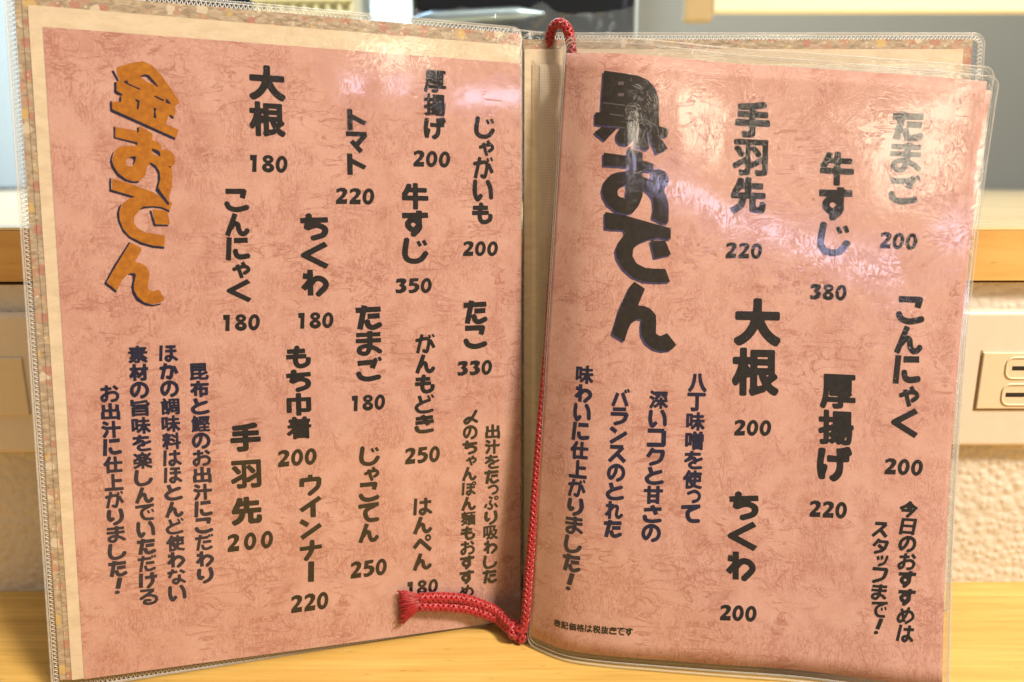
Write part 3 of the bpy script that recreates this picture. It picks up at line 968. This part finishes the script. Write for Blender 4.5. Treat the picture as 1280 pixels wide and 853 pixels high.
BLACK_FACE=['19.64,249.66 29.32,248.68 35.57,248.09 40.36,246.43 43.67,243.11 45.35,238.72 46.07,227.59 50.3,226.64 50.14,223.05 46.15,223.63 35.18,225.33 25.96,226.47 17.08,227.15 16.77,232.33 19.37,232.14 19.43,233.79',
 '19.97,226.16 26.76,225.6 21.8,220.39 16.76,223.84',
 '34.8,222.71 34.69,221.71 34.33,220.79 33.75,219.96 32.91,219.36 31.97,218.94 30.9,218.75 29.83,218.85 28.85,219.19 27.97,219.73 27.33,220.52 26.88,221.4 26.68,222.39 26.78,223.38 27.13,224.29 27.69,225.11 28.51,225.7 29.45,226.11 30.51,226.3 31.59,226.2 32.58,225.87 33.48,225.34 34.14,224.57 34.59,223.69',
 '34.93,225.08 40.13,224.4 41.99,218.07 41.26,217.09 35.52,218.48',
 '40.66,224.19 46.26,223.45 50.55,218.28 45.47,215.63',
 '21.45,215.41 32.16,214.34 32.4,209.6 21.74,210.09',
 '32.19,217.89 38.91,216.02 39.78,197.58 38.27,193.54 35.88,190.47 32.55,189.77 28.33,190.63 24.48,193.52 22.24,197.04 21.68,199.8 22.52,203.38 25.05,206.21 28.71,207.49 32.7,207.83',
 '38.85,212.72 44.29,211.5 44.22,208.11 39.07,208.29',
 '38.96,205.98 43.3,204.69 43.97,208.9 46.53,209.62 50.04,208.18 51.67,205.26 50.92,202.42 49.05,200.94 50.9,197.61 52.02,193.24 51.99,186.41 49.22,186.32 44.44,188.56 45.14,192.18 44.52,196.56 42.71,198.88 39.18,201.33',
 '23.47,190.47 33.33,188.99 44.62,186.28 53.35,184.37 53.3,179.5 48.61,180.24 43.97,179.66 39.41,177.77 36.74,175.5 36.45,171.98 38.43,168.95 42.65,167.07 51.45,166.84 53.73,161.36 47.06,160.98 41.98,161.32 36.85,163.19 32.58,166.6 29.64,170.91 28.92,174.41 30.2,177.95 32.78,181.53 32.24,183.05 23.84,183.26',
 '44.23,178.87 50.99,178.99 53.77,173.1 46.41,171.35',
 '37.75,161.21 42.69,158.23 39.8,150.89 42.3,151.02 45.56,149.66 47.95,147.05 48.31,143.52 48.25,139.09 50.11,138.01 53.24,139.4 57.51,134.37 54.85,132.11 51.24,131.6 47.59,132.44 43.86,135.04 41.91,138.55 41.52,142.52 41.86,145.18 39.81,145.37 37.17,143.55 35.94,140.66 34.59,135.55 29.06,138.73 31.91,149.84 36.01,159.19']
BLACK_HOLE=['32.55,202.47 29.86,201.39 28.37,199.56 28.81,197.39 30.74,196.54 32.19,196.91']
BLACK_MARK=['26.21,245.19 28.74,245.28 28.81,243.88 26.29,243.79',
 '26.47,240.41 29.14,240.51 29.21,239.2 26.54,239.1',
 '35.12,243.73 37.72,243.66 37.79,242.39 35.18,242.42',
 '35.36,239.04 38.22,238.97 38.29,237.65 35.43,237.72',
 '19.89,236.47 29.76,235.64 29.79,235.18 19.92,236.05',
 '23.18,231.78 29.74,231.22 29.77,230.75 23.21,231.31',
 '35.75,234.44 40.18,234.12 40.2,233.74 35.77,234.01',
 '36.48,230.13 40.13,229.76 40.15,229.33 36.51,229.66',
 '25.2,226.74 35.17,225.57 35.18,225.28 25.22,226.36']
STROKES = {
 'こ': 'l 10,16 80,15 73,42;c 12,62 22,80 46,88 72,84 92,77',
 'ん': 'l 47,4 12,97;c 26,66 42,46 56,50 60,72 70,88 84,86 96,72',
 'に': 'l 20,4 13,97;l 38,17 94,15;c 42,56 47,76 64,83 96,78',
 'ゃ': 'c 8,50 56,34 84,36 90,54 66,72;l 30,22 54,98;l 58,8 72,32',
 'く': 'l 84,5 16,50 86,95',
 'ち': 'l 6,27 96,22;c 34,4 32,28 26,56;c 27,55 58,44 84,56 80,80 44,95',
 'わ': 'l 36,3 36,97;l 10,25 46,30;l 44,34 10,74;c 30,64 56,36 82,40 92,62 62,95',
 'じ': 'c 22,4 15,60 24,85 50,93 74,84 92,58;d 62,12 72,32;d 82,8 92,28',
 'す': 'l 5,23 96,20;l 64,3 64,60;c 64,60 46,78 28,66 26,50 42,38 60,48 64,70 42,97',
 'た': 'l 6,22 96,18;l 38,3 20,97;l 48,46 92,44;c 46,64 52,84 68,90 94,78',
 'ま': 'l 10,18 92,16;l 8,42 94,40;l 56,3 56,66;c 56,66 44,92 22,88 22,70 46,62 72,72 92,88',
 'ご': 'l 8,26 74,22 64,48;c 10,66 20,84 46,92 92,84;d 74,6 82,22;d 90,2 98,18',
 'も': 'l 10,25 82,23;l 6,50 86,47;c 50,4 42,60 50,88 70,92 90,80 94,58',
 'が': 'c 6,34 56,26 70,34 66,66 58,90 40,84;l 36,4 12,97;l 76,32 96,72;d 70,8 78,24;d 88,4 96,20',
 'か': 'c 6,34 56,26 70,34 66,66 58,90 40,84;l 36,4 12,97;l 78,22 96,66',
 'い': 'c 14,10 12,60 24,92 42,74;c 72,10 86,40 90,86',
 'ど': 'l 30,6 40,44;c 82,30 40,46 16,66 28,90 60,94 94,86;d 70,6 80,24;d 88,2 98,20',
 'と': 'l 28,4 40,44;c 86,28 42,44 16,66 28,90 60,94 94,86',
 'き': 'l 10,22 90,15;l 8,46 94,38;l 40,2 68,60;c 12,66 20,88 46,94 88,88',
 'て': 'l 4,16 96,9;c 80,14 40,36 36,64 52,86 90,86',
 'で': 'l 4,16 94,9;c 76,14 38,36 34,64 50,86 88,88;d 62,38 70,56;d 82,32 90,50',
 'は': 'l 18,4 12,97;l 36,29 96,27;l 68,4 68,74;c 68,74 54,94 40,84 44,70 68,68 96,90',
 'ほ': 'l 18,4 12,97;l 40,14 92,14;l 36,40 96,38;l 68,14 68,76;c 68,76 54,96 40,86 44,72 68,70 96,92',
 'ぽ': 'l 16,4 10,97;l 36,20 72,20;l 34,44 92,42;l 64,20 64,76;c 64,76 52,96 38,86 42,72 64,70 92,92;o 85,15 11',
 'ぺ': 'l 4,70 38,34 95,86;o 80,24 12',
 'を': 'l 10,20 86,17;c 44,3 34,36 12,58;c 22,52 50,38 60,50 58,68;c 92,42 50,60 34,76 48,92 90,90',
 'っ': 'c 8,40 58,26 88,48 78,78 42,92',
 'ぷ': 'l 36,6 60,22;c 50,34 42,54 58,76 48,94 28,88;l 20,56 8,84;l 72,56 94,86;o 86,18 11',
 'り': 'c 22,8 18,46 26,70 38,58;c 74,4 80,50 68,80 42,97',
 'し': 'c 26,4 20,60 32,90 58,92 82,80 94,58',
 'お': 'l 6,28 62,25;l 37,4 37,80;c 37,82 20,94 12,72 40,52 74,46 92,64 84,88 58,95;l 72,10 94,32',
 'の': 'c 52,18 46,52 24,84 8,62 16,28 50,10 84,24 95,54 84,82 58,95',
 'め': 'l 20,12 46,90;c 62,4 50,52 24,90 8,72 20,42 54,26 86,36 93,66 56,96',
 'だ': 'l 6,24 78,20;l 36,3 18,97;l 46,48 92,46;c 44,66 50,86 68,90 94,80;d 80,4 86,20;d 94,2 99,18',
 'な': 'l 6,26 58,21;l 36,3 14,58;l 70,12 94,32;l 66,40 66,80;c 66,78 50,96 34,84 42,70 66,72 94,92',
 'る': 'l 16,11 82,11;l 80,13 14,62;c 16,60 50,42 86,54 88,82 60,95 34,88 40,72 64,74',
 'け': 'l 16,4 12,95;l 34,32 96,29;c 70,4 72,60 48,97',
 'さ': 'l 8,30 92,23;l 46,3 68,56;c 12,64 20,88 48,94 88,88',
 'れ': 'l 30,3 30,97;l 8,27 50,25;l 46,32 8,78;c 12,74 50,32 70,34 66,72 78,88 96,72',
 'ト': 'l 34,2 34,98;l 36,32 92,64', 'マ': 'l 5,17 92,17;l 88,17 50,64;l 28,48 68,95',
 'ウ': 'l 50,2 50,24;l 13,58 15,26 90,24;c 87,24 80,62 44,97', 'イ': 'l 86,5 8,62;l 56,34 56,98',
 'ン': 'l 10,14 42,36;l 12,90 95,38', 'ナ': 'l 4,40 96,35;c 56,3 52,52 28,97', 'ー': 'l 50,3 47,97',
 'バ': 'l 34,22 8,92;l 60,20 90,92;d 74,4 82,22;d 90,0 98,18', 'ラ': 'l 18,13 82,13;l 8,40 88,40;c 86,41 72,78 30,97',
 'ス': 'l 12,15 82,15;l 80,17 10,93;l 52,54 93,94', 'コ': 'l 10,15 86,15;l 84,15 84,90;l 8,85 88,85',
 'ク': 'l 36,4 8,54;l 34,21 90,21;c 86,23 70,74 22,97', 'タ': 'l 36,4 8,54;l 34,21 90,21;c 86,23 70,74 22,97;l 34,44 68,70',
 'ッ': 'l 12,32 24,58;l 42,26 54,52;c 90,28 76,74 32,94', 'フ': 'l 8,16 88,16;c 86,18 74,70 24,97',
 '〆': 'c 86,4 54,56 20,88 6,72 34,52 60,62 92,82', '！': 'l 56,3 44,68;o 41,88 6',
}
NARROW = {'ー': 0.30, '！': 0.45}


def n_mask(polys, n, ev=False):
    """winding mask on an n x n grid over [0,1]^2, y down"""
    Wn = np.zeros((n, n + 1), np.int32)
    for p in polys:
        q = np.asarray(p) * n - 0.5
        for (x0, y0), (x1, y1) in zip(q, np.roll(q, -1, 0)):
            if y0 == y1:
                continue
            sgn = 1 if y1 > y0 else -1
            ya, yb = (y0, y1) if y1 > y0 else (y1, y0)
            r0, r1 = max(0, int(math.ceil(ya))), min(n - 1, int(math.ceil(yb)) - 1)
            for r_ in range(r0, r1 + 1):
                x = x0 + (x1 - x0) * (r_ - y0) / (y1 - y0)
                Wn[r_, min(n, max(0, int(math.ceil(x)))):] += sgn
    return (Wn[:, :n] % 2 != 0) if ev else (Wn[:, :n] != 0)


def dilate(m_, r_):
    for k in range(int(r_)):
        q = m_.copy()
        if k % 2 == 0:
            for dy in (-1, 0, 1):
                for dx in (-1, 0, 1):
                    q |= np.roll(np.roll(m_, dy, 0), dx, 1)
        else:
            for dy, dx in ((1, 0), (-1, 0), (0, 1), (0, -1)):
                q |= np.roll(np.roll(m_, dy, 0), dx, 1)
        m_ = q
    return m_


def field_mesh(m_, ds=2, lat=0.2):
    """soft field of a mask -> triangles of its 0.5 iso-area, coordinates 0..1 (y down)"""
    f = m_.astype(float)
    for _ in range(2):
        f = (f + np.roll(f, 1, 0) + np.roll(f, -1, 0) + np.roll(f, 1, 1) + np.roll(f, -1, 1)) / 5
    n = f.shape[0] // ds
    f = f[:n * ds, :n * ds].reshape(n, ds, n, ds).mean((1, 3))
    f = np.pad(f, 1)
    f[0] = f[-1] = 0
    f[:, 0] = f[:, -1] = 0
    N = f.shape[0]
    ins = f > 0.5
    key = {}
    pts = []

    def vert(a_, b_):
        k_ = (a_, b_) if a_ < b_ else (b_, a_)
        if k_ not in key:
            fa, fb = f[k_[0]], f[k_[1]]
            t = (0.5 - fa) / (fb - fa)
            y = k_[0][0] + (k_[1][0] - k_[0][0]) * t
            x = k_[0][1] + (k_[1][1] - k_[0][1]) * t
            key[k_] = len(pts)
            pts.append(((x - 0.5) / n, (y - 0.5) / n))
        return key[k_]
    edges = []
    code = ins[:-1, :-1].astype(int) + 2 * ins[:-1, 1:] + 4 * ins[1:, 1:] + 8 * ins[1:, :-1]
    for y, x in zip(*np.nonzero((code > 0) & (code < 15))):
        y, x = int(y), int(x)
        a_, b_, c_, d_ = (y, x), (y, x + 1), (y + 1, x + 1), (y + 1, x)
        cr = [e for e in ((a_, b_), (b_, c_), (c_, d_), (d_, a_)) if ins[e[0]] != ins[e[1]]]
        vs_ = [vert(*e) for e in cr]
        if len(vs_) == 2:
            edges.append((vs_[0], vs_[1]))
        else:
            if ins[a_]:
                edges += [(vs_[0], vs_[3]), (vs_[1], vs_[2])] if f[y:y + 2, x:x + 2].mean() < 0.5 else [(vs_[0], vs_[1]), (vs_[2], vs_[3])]
            else:
                edges += [(vs_[0], vs_[1]), (vs_[2], vs_[3])] if f[y:y + 2, x:x + 2].mean() < 0.5 else [(vs_[0], vs_[3]), (vs_[1], vs_[2])]
    if not pts:
        return np.zeros((0, 2)), []
    st = max(2, int(lat * n))
    for y in range(st // 2, N - 1, st):
        for x in range(st // 2, N - 1, st):
            if f[y - 1:y + 2, x - 1:x + 2].min() > 0.9:
                pts.append(((x - 0.5) / n, (y - 0.5) / n))
    res = delaunay_2d_cdt([Vector(p) for p in pts], edges, [], 0, 1e-7)
    V = np.array([tuple(p) for p in res[0]])
    F = []
    for t in res[2]:
        c = V[list(t)].mean(0) * n + 0.5
        iy, ix = int(c[1]), int(c[0])
        ty, tx = c[1] - iy, c[0] - ix
        if 0 <= iy < N - 1 and 0 <= ix < N - 1:
            val = f[iy, ix] * (1 - ty) * (1 - tx) + f[iy, ix + 1] * (1 - ty) * tx + f[iy + 1, ix] * ty * (1 - tx) + f[iy + 1, ix + 1] * ty * tx
            if val > 0.5:
                F.append(tuple(t))
    return V, F


def stroke_polys(s, w=19.0):
    polys = []
    for part in s.split(';'):
        kind, rest = part[0], part[2:]
        if kind == 'o':
            c, r_ = rest.split(' ')
            cx, cy = map(float, c.split(','))
            r_ = float(r_)
            polys.append([(cx + (r_ + 5) * math.cos(t), cy + (r_ + 5) * math.sin(t)) for t in np.linspace(0, 2 * math.pi, 20, endpoint=False)])
            if r_ > 8:
                polys.append([(cx + (r_ - 6) * math.cos(t), cy - (r_ - 6) * math.sin(t)) for t in np.linspace(0, 2 * math.pi, 16, endpoint=False)])
            continue
        P = np.array([tuple(map(float, q.split(','))) for q in rest.split(' ')])
        if kind == 'c' and len(P) > 2:
            P = resample(P, 4.0)
        hw = (w if kind != 'd' else w * 0.62) / 2
        for i in range(len(P) - 1):
            d = P[i + 1] - P[i]
            L_ = np.linalg.norm(d)
            if L_ < 1e-6:
                continue
            nx_ = np.array([-d[1], d[0]]) / L_ * hw
            polys.append([P[i] + nx_, P[i] - nx_, P[i + 1] - nx_, P[i + 1] + nx_])
        for i in range(1, len(P) - 1):
            polys.append([P[i] + hw * np.array((math.cos(t), math.sin(t))) for t in np.linspace(0, 2 * math.pi, 14, endpoint=False)])
    out_ = []
    for p in polys:
        p = np.asarray(p, float)
        # same winding for every piece, so that overlaps unite
        ar = np.sum(p[:, 0] * np.roll(p[:, 1], -1) - p[:, 1] * np.roll(p[:, 0], -1))
        out_.append((p if ar > 0 else p[::-1]))
    return out_


def glyph_from_strokes(ch):
    w = 17.0 if ch in 'ほぽはまぷなれるおめをだがでど' else 21.0
    src = STROKES[ch]
    polys = stroke_polys(src, w)
    holes = []
    solids = []
    k = 0
    m_ = n_mask([np.clip((p * 0.84 + 8) / 100, 0.0, 1.0) for p in polys], 128)
    for part in src.split(';'):
        if part[0] == 'o':
            c, r_ = part[2:].split(' ')
            cx, cy = (float(q) * 0.84 + 8 for q in c.split(','))
            r_ = float(r_) * 0.84
            yy, xx = np.mgrid[0:128, 0:128]
            d = np.hypot((xx + 0.5) / 1.28 - cx, (yy + 0.5) / 1.28 - cy)
            if r_ > 7:
                m_ |= d < r_ + 4.5
                m_ &= ~(d < r_ - 5)
            else:
                m_ |= d < r_ + 4
    return m_


def font_polys(ch):
    c = bpy.data.curves.new('t', 'FONT')
    c.body = ch
    o = bpy.data.objects.new('t', c)
    C.objects.link(o)
    dg = bpy.context.evaluated_depsgraph_get()
    cu = o.to_curve(dg)
    polys = []
    for s in cu.splines:
        pts = []
        bp = s.bezier_points
        for i in range(len(bp)):
            a_, b_ = bp[i], bp[(i + 1) % len(bp)]
            p0, p1, p2, p3 = (np.array(q[:2]) for q in (a_.co, a_.handle_right, b_.handle_left, b_.co))
            straight = np.linalg.norm(p1 - p0 - (p3 - p0) / 3) < 1e-3 and np.linalg.norm(p2 - p0 - (p3 - p0) * 2 / 3) < 1e-3
            for t in ((0,) if straight else np.linspace(0, 1, 6, endpoint=False)):
                pts.append((1 - t) ** 3 * p0 + 3 * t * (1 - t) ** 2 * p1 + 3 * t * t * (1 - t) * p2 + t ** 3 * p3)
        polys.append(np.array(pts))
    o.to_curve_clear()
    bpy.data.objects.remove(o)
    bpy.data.curves.remove(c)
    return polys


def glyph_from_font(ch):
    polys = font_polys(ch)
    allp = np.concatenate(polys)
    lo, hi = allp.min(0), allp.max(0)
    n = 144
    sc_ = 0.80 / max(hi - lo)
    mid_ = (lo + hi) / 2
    P = [np.stack([(p[:, 0] - mid_[0]) * sc_ + 0.5, -(p[:, 1] - mid_[1]) * sc_ + 0.5], 1) for p in polys]
    m0 = n_mask(P, n)
    best = m0
    for r_ in range(1, 8):
        q = dilate(m0, r_)
        ys, xs = np.nonzero(q)
        fill = q.sum() / float((np.ptp(ys) + 1) * (np.ptp(xs) + 1))
        if r_ > 3 and fill > (0.80 if r_ < 6 else 0.66):
            break
        best = q
    return best


CACHE = {}


def glyph(ch):
    """triangles of one character with its ink spanning 0..1 in x and y (y down) + width factor"""
    if ch not in CACHE:
        m_ = glyph_from_strokes(ch) if ch in STROKES else glyph_from_font(ch)
        V, F = field_mesh(m_, 2)
        lo, hi = V.min(0), V.max(0)
        asp = (hi[0] - lo[0]) / (hi[1] - lo[1])
        CACHE[ch] = ((V - lo) / (hi - lo), F, asp)
    return CACHE[ch]


DIG = {
 '3': '235,195 340,175 440,180 490,220 485,280 430,345 490,400 490,470 440,530 340,570 220,560 200,460 300,475 350,450 355,415 290,355 345,310 330,280 215,300',
 '5': '250,180 480,170 470,250 350,265 335,295 430,310 500,370 495,450 430,530 320,570 230,570 205,480 310,480 370,445 380,400 330,375 220,380',
 '1': '250,178 415,178 405,300 390,570 285,570 305,305 250,300',
 '2': '225,215 330,172 430,178 492,230 487,310 420,400 350,455 485,450 475,565 205,572 215,480 330,370 375,305 365,268 320,258 228,305',
}


def digit(ch):
    k = 'd' + ch
    if k not in CACHE:
        def ell(cx, cy, rx, ry, tilt=0, rev=False):
            t = np.linspace(0, 2 * math.pi, 32, endpoint=False)
            if rev:
                t = t[::-1]
            x, y = rx * np.cos(t), ry * np.sin(t)
            return np.stack([cx + x - y * tilt, cy + y], 1)
        if ch == '0':
            on, off_ = [ell(345, 372, 146, 200, 0.10)], [ell(345, 370, 50, 108, 0.14)]
        elif ch == '8':
            on, off_ = [ell(352, 265, 132, 98), ell(345, 462, 148, 112)], [ell(352, 270, 38, 27), ell(346, 448, 42, 29)]
        else:
            p = np.array([tuple(map(float, q.split(','))) for q in DIG[ch].split(' ')])
            on, off_ = [p], []
        f = lambda p: (p - np.array([140, 165])) / 420.0
        m_ = np.zeros((112, 112), bool)
        for p in on:
            m_ |= n_mask([f(p)], 112)
        for p in off_:
            m_ &= ~n_mask([f(p)], 112)
        V, F = field_mesh(m_, 2)
        CACHE[k] = (V * 420.0 + np.array([140, 165]), F)
    return CACHE[k]


def put(fn, acc_, V2, F, off):
    """page-millimetre points onto the page's surface"""
    acc_.add([fn(float(p[0]), float(p[1]), off) for p in V2], F)


OFF = -0.10


def column(pg, kind, text, u0, v0, u1, v1, w, slant=0.0):
    fn, par = (Lp, pinkL) if pg == 'L' else (RA, pinkR)
    wt = [0.74 if c in 'ゃっッ' else 1.0 for c in text]
    L_ = v0 - v1
    gap = 0.035 * L_ / len(text)
    if text == '手羽先' and pg == 'L':
        gap = 0.25 * L_ / len(text)
    unit = (L_ - gap * (len(text) - 1)) / sum(wt)
    a_ = Acc()
    v_ = v0
    for c, k in zip(text, wt):
        V, F, asp = glyph(c)
        h_ = unit * k
        gw = w * (0.74 if k < 1 else 1.0)
        if asp < 0.8:
            gw *= max(NARROW.get(c, 0.0) or asp / 0.84, 0.2)
        if c == '日':
            gw = w * 0.86
        hh = h_
        top = v_
        if asp > 1.3:                      # flat characters such as へ do not fill their cell
            hh = h_ / asp * 1.05
            top = v_ - (h_ - hh) / 2
        t = (v0 - v_ - h_ / 2 + h_) / L_
        uc = u0 + (u1 - u0) * (v0 - (top - hh / 2)) / L_ + (0.12 * w if k < 1 else 0)
        Q = np.stack([uc + (V[:, 0] - 0.5) * gw - slant * (V[:, 1] - 0.5) * hh, top - V[:, 1] * hh], 1)
        put(fn, a_, Q, F, OFF)
        v_ -= h_ + gap
    mat = M['navy'] if kind == 'broth_note' else M['ink']
    a_.build(kind, mat, par, smooth=False)


def price(pg, text, uc, vc, w, h):
    fn, par = (Lp, pinkL) if pg == 'L' else (RA, pinkR)
    a_ = Acc()
    ds = text.replace(' ', '')
    n = len(ds)
    tot = 330.0 * (n - 1) + 290
    adv = 330.0
    if ' ' in text:
        adv = 400.0
        tot = adv * (n - 1) + 290
    k = w / tot
    for i, c in enumerate(ds):
        V, F = digit(c)
        x = (V[:, 0] - 200 + adv * i - tot / 2) * k + uc
        y = vc - (V[:, 1] - 372) / 400.0 * h
        put(fn, a_, np.stack([x, y], 1), F, OFF)
    a_.build('price', M['ink'], par, smooth=False)


for rec in TEXT:
    column(*rec, slant=0.20 if rec[2] in ('今日のおすすめは', 'スタッフまで！') else 0.0)
for rec in PRICE:
    price(*rec)

# the line along the foot of the right page
(f0, f1, f2, fh) = FOOT
s = '表記価格は税抜きです'
a = Acc()
hgt = abs(fh[1])
for i, c in enumerate(s):
    V, F, asp = glyph(c)
    t = (i + 0.5) / len(s)
    u_ = f0[0] + (f2[0] - f0[0]) * t
    vc = f0[1] * (1 - t) * (1 - 2 * t) + f1[1] * 4 * t * (1 - t) + f2[1] * t * (2 * t - 1)
    w_ = (f2[0] - f0[0]) / len(s) * 0.96
    put(RA, a, np.stack([u_ + (V[:, 0] - 0.5) * w_, vc - (V[:, 1] - 0.5) * hgt], 1), F, OFF)
a.build('price_note', M['ink'], pinkR, smooth=False)


def poly_ink(name, fn, par, polys, holes, mat, off, shift=(0, 0), label=None):
    """lettering traced as page-millimetre outlines"""
    def rd(s):
        return np.array([tuple(map(float, q.split(','))) for q in s.split(' ')]) + np.array(shift)
    P = [rd(s) for s in polys]
    H = [rd(s) for s in holes]
    allp = np.concatenate(P)
    lo, hi = allp.min(0), allp.max(0)
    size = max(hi - lo) * 1.02
    mid_ = (lo + hi) / 2
    n = 640
    f = lambda p: np.stack([(p[:, 0] - mid_[0]) / size + 0.5, -(p[:, 1] - mid_[1]) / size + 0.5], 1)
    m_ = np.zeros((n, n), bool)
    for p in P:
        m_ |= n_mask([f(p)], n)
    for p in H:
        m_ &= ~n_mask([f(p)], n)
    V, F = field_mesh(m_, 2, 0.022)
    Q = np.stack([(V[:, 0] - 0.5) * size + mid_[0], -(V[:, 1] - 0.5) * size + mid_[1]], 1)
    a_ = Acc()
    put(fn, a_, Q, F, off)
    o = a_.build(name, mat, par, smooth=False)
    if label:
        o['label'] = label
    return o


poly_ink('title_shadow', Lp, pinkL, GOLD_SHADOW, [], M['navy'], -0.14)
poly_ink('title_lettering', Lp, pinkL, GOLD_FACE, GOLD_HOLE, M['title_gold'], -0.10, label='orange title lettering with thin navy edges')
poly_ink('title_shadow', RA, pinkR, BLACK_FACE, BLACK_HOLE, M['title_purple'], -0.10, (-0.75, -0.85))
poly_ink('title_lettering', RA, pinkR, BLACK_FACE, BLACK_HOLE, M['title_black'], -0.18, label='large dark brown title lettering with purple edges')
poly_ink('title_mark', RA, pinkR, BLACK_MARK, [], plain('pale_title_gap_print', (0.075, 0.050, 0.055), 0.5), -0.22)

# ------------------------------------------------------------------ the red cord round the spine
cordo = empty('braided_cord', (-2, -9, 0), 'red braided cord looped over the spine and knotted at its foot, with a frayed tail', 'cord')


def braid(acc_, P, R, strand, n=4, pitch=11.0, flat=1.0):
    """two sets of n strands winding in opposite directions and passing over and under"""
    P = resample(P, 0.45)
    T, N, B = frames(P)
    s = np.arange(len(P)) * 0.45
    for sg in (1, -1):
        for k in range(n):
            ph_ = 2 * math.pi * k / n + (0.4 if sg < 0 else 0)
            th = ph_ + sg * 2 * math.pi * s / pitch
            r_ = R * (1 + 0.13 * np.sin(n * 2 * math.pi * s / pitch * 2 * 0.5 * 2 + (0 if sg > 0 else math.pi) + k * math.pi))
            Q = P + (r_ * np.cos(th))[:, None] * N + (r_ * np.sin(th) * flat)[:, None] * B
            acc_.tube(Q, strand, 5)


def cm(X, Y, Z):
    return m2w(X, Y, Z)


a = Acc()
braid(a, [cm(11.5, 5.5, 240), cm(11.5, 5.0, 262), cm(11.6, 3.5, 273), cm(13.2, 0.5, 279.3), cm(16.4, -3.0, 280.2), cm(19.4, -5.8, 276.6), cm(20.8, -6.6, 270), cm(20.8, -6.0, 262), cm(19.0, -6.0, 250)], 1.65, 0.74, 4, 10)
a.build('top_loop', M['cord'], cordo)
a = Acc()
braid(a, [cm(19.0, -6.0, 250), cm(15.5, -6.0, 200), cm(12.6, -10.0, 160), cm(11.2, -16.0, 139.7), cm(9.0, -17.6, 114.6), cm(6.6, -19.4, 85.9), cm(4.4, -21.2, 56.9), cm(2.3, -22.8, 31.4), cm(0.8, -23.2, 14.0), cm(-1.4, -21.6, 8.5)], 1.5, 0.70, 4, 10)
a.build('spine_cord', M['cord'], cordo)
# overhand knot
kc = cm(-2.1, -21.0, 8.6)
K = []
for i in range(61):
    t = 2 * math.pi * i / 60
    x = math.sin(t) + 2 * math.sin(2 * t)
    y = math.cos(t) - 2 * math.cos(2 * t)
    z = -math.sin(3 * t)
    K.append(kc + np.array((x * 1.2, -z * 1.8, y * 1.2)))
a = Acc()
braid(a, K, 1.6, 0.74, 4, 8.5)
a.build('knot', M['cord'], cordo)
a = Acc()
for dv, do in ((2.1, 0.0), (-2.1, 0.35)):
    braid(a, [kc + np.array((-2.0, -0.5, 0.4 * dv)), Lp(173.5, 6.4 + dv * 0.75, -6.0 - do), Lp(166.5, 9.9 + dv * 0.9, -4.4 - do), Lp(159.0, 12.9 + dv, -3.4 - do), Lp(148.7, 15.0 + dv, -2.9 - do), Lp(137.6, 16.4 + dv * 0.85, -2.7 - do)], 1.72, 0.78, 4, 9.5)
a.build('tail', M['cord'], cordo)
random.seed(11)
a = Acc()
for i in range(330):
    q = random.uniform(-1, 1)
    lay = random.uniform(-1, 1)
    e = random.uniform(0.75, 1.05)
    P = []
    for k in range(7):
        t = k / 6
        u_ = 139.5 - t * 11.6 * e + (1 - q * q) * 0.6 * t
        v_ = 16.4 + q * (2.9 + 4.9 * t ** 1.1) - 1.6 * t * t + random.uniform(-0.35, 0.35) * t
        o_ = -2.6 + lay * (1.5 + 0.8 * t) * math.sqrt(max(0.05, 1 - q * q)) - 0.6 * math.sin(math.pi * t)
        P.append(Lp(u_, v_, min(o_, -0.75)))
    a.tube(P, random.uniform(0.14, 0.22), 4)
a.build('frayed_end', M['cord'], cordo)
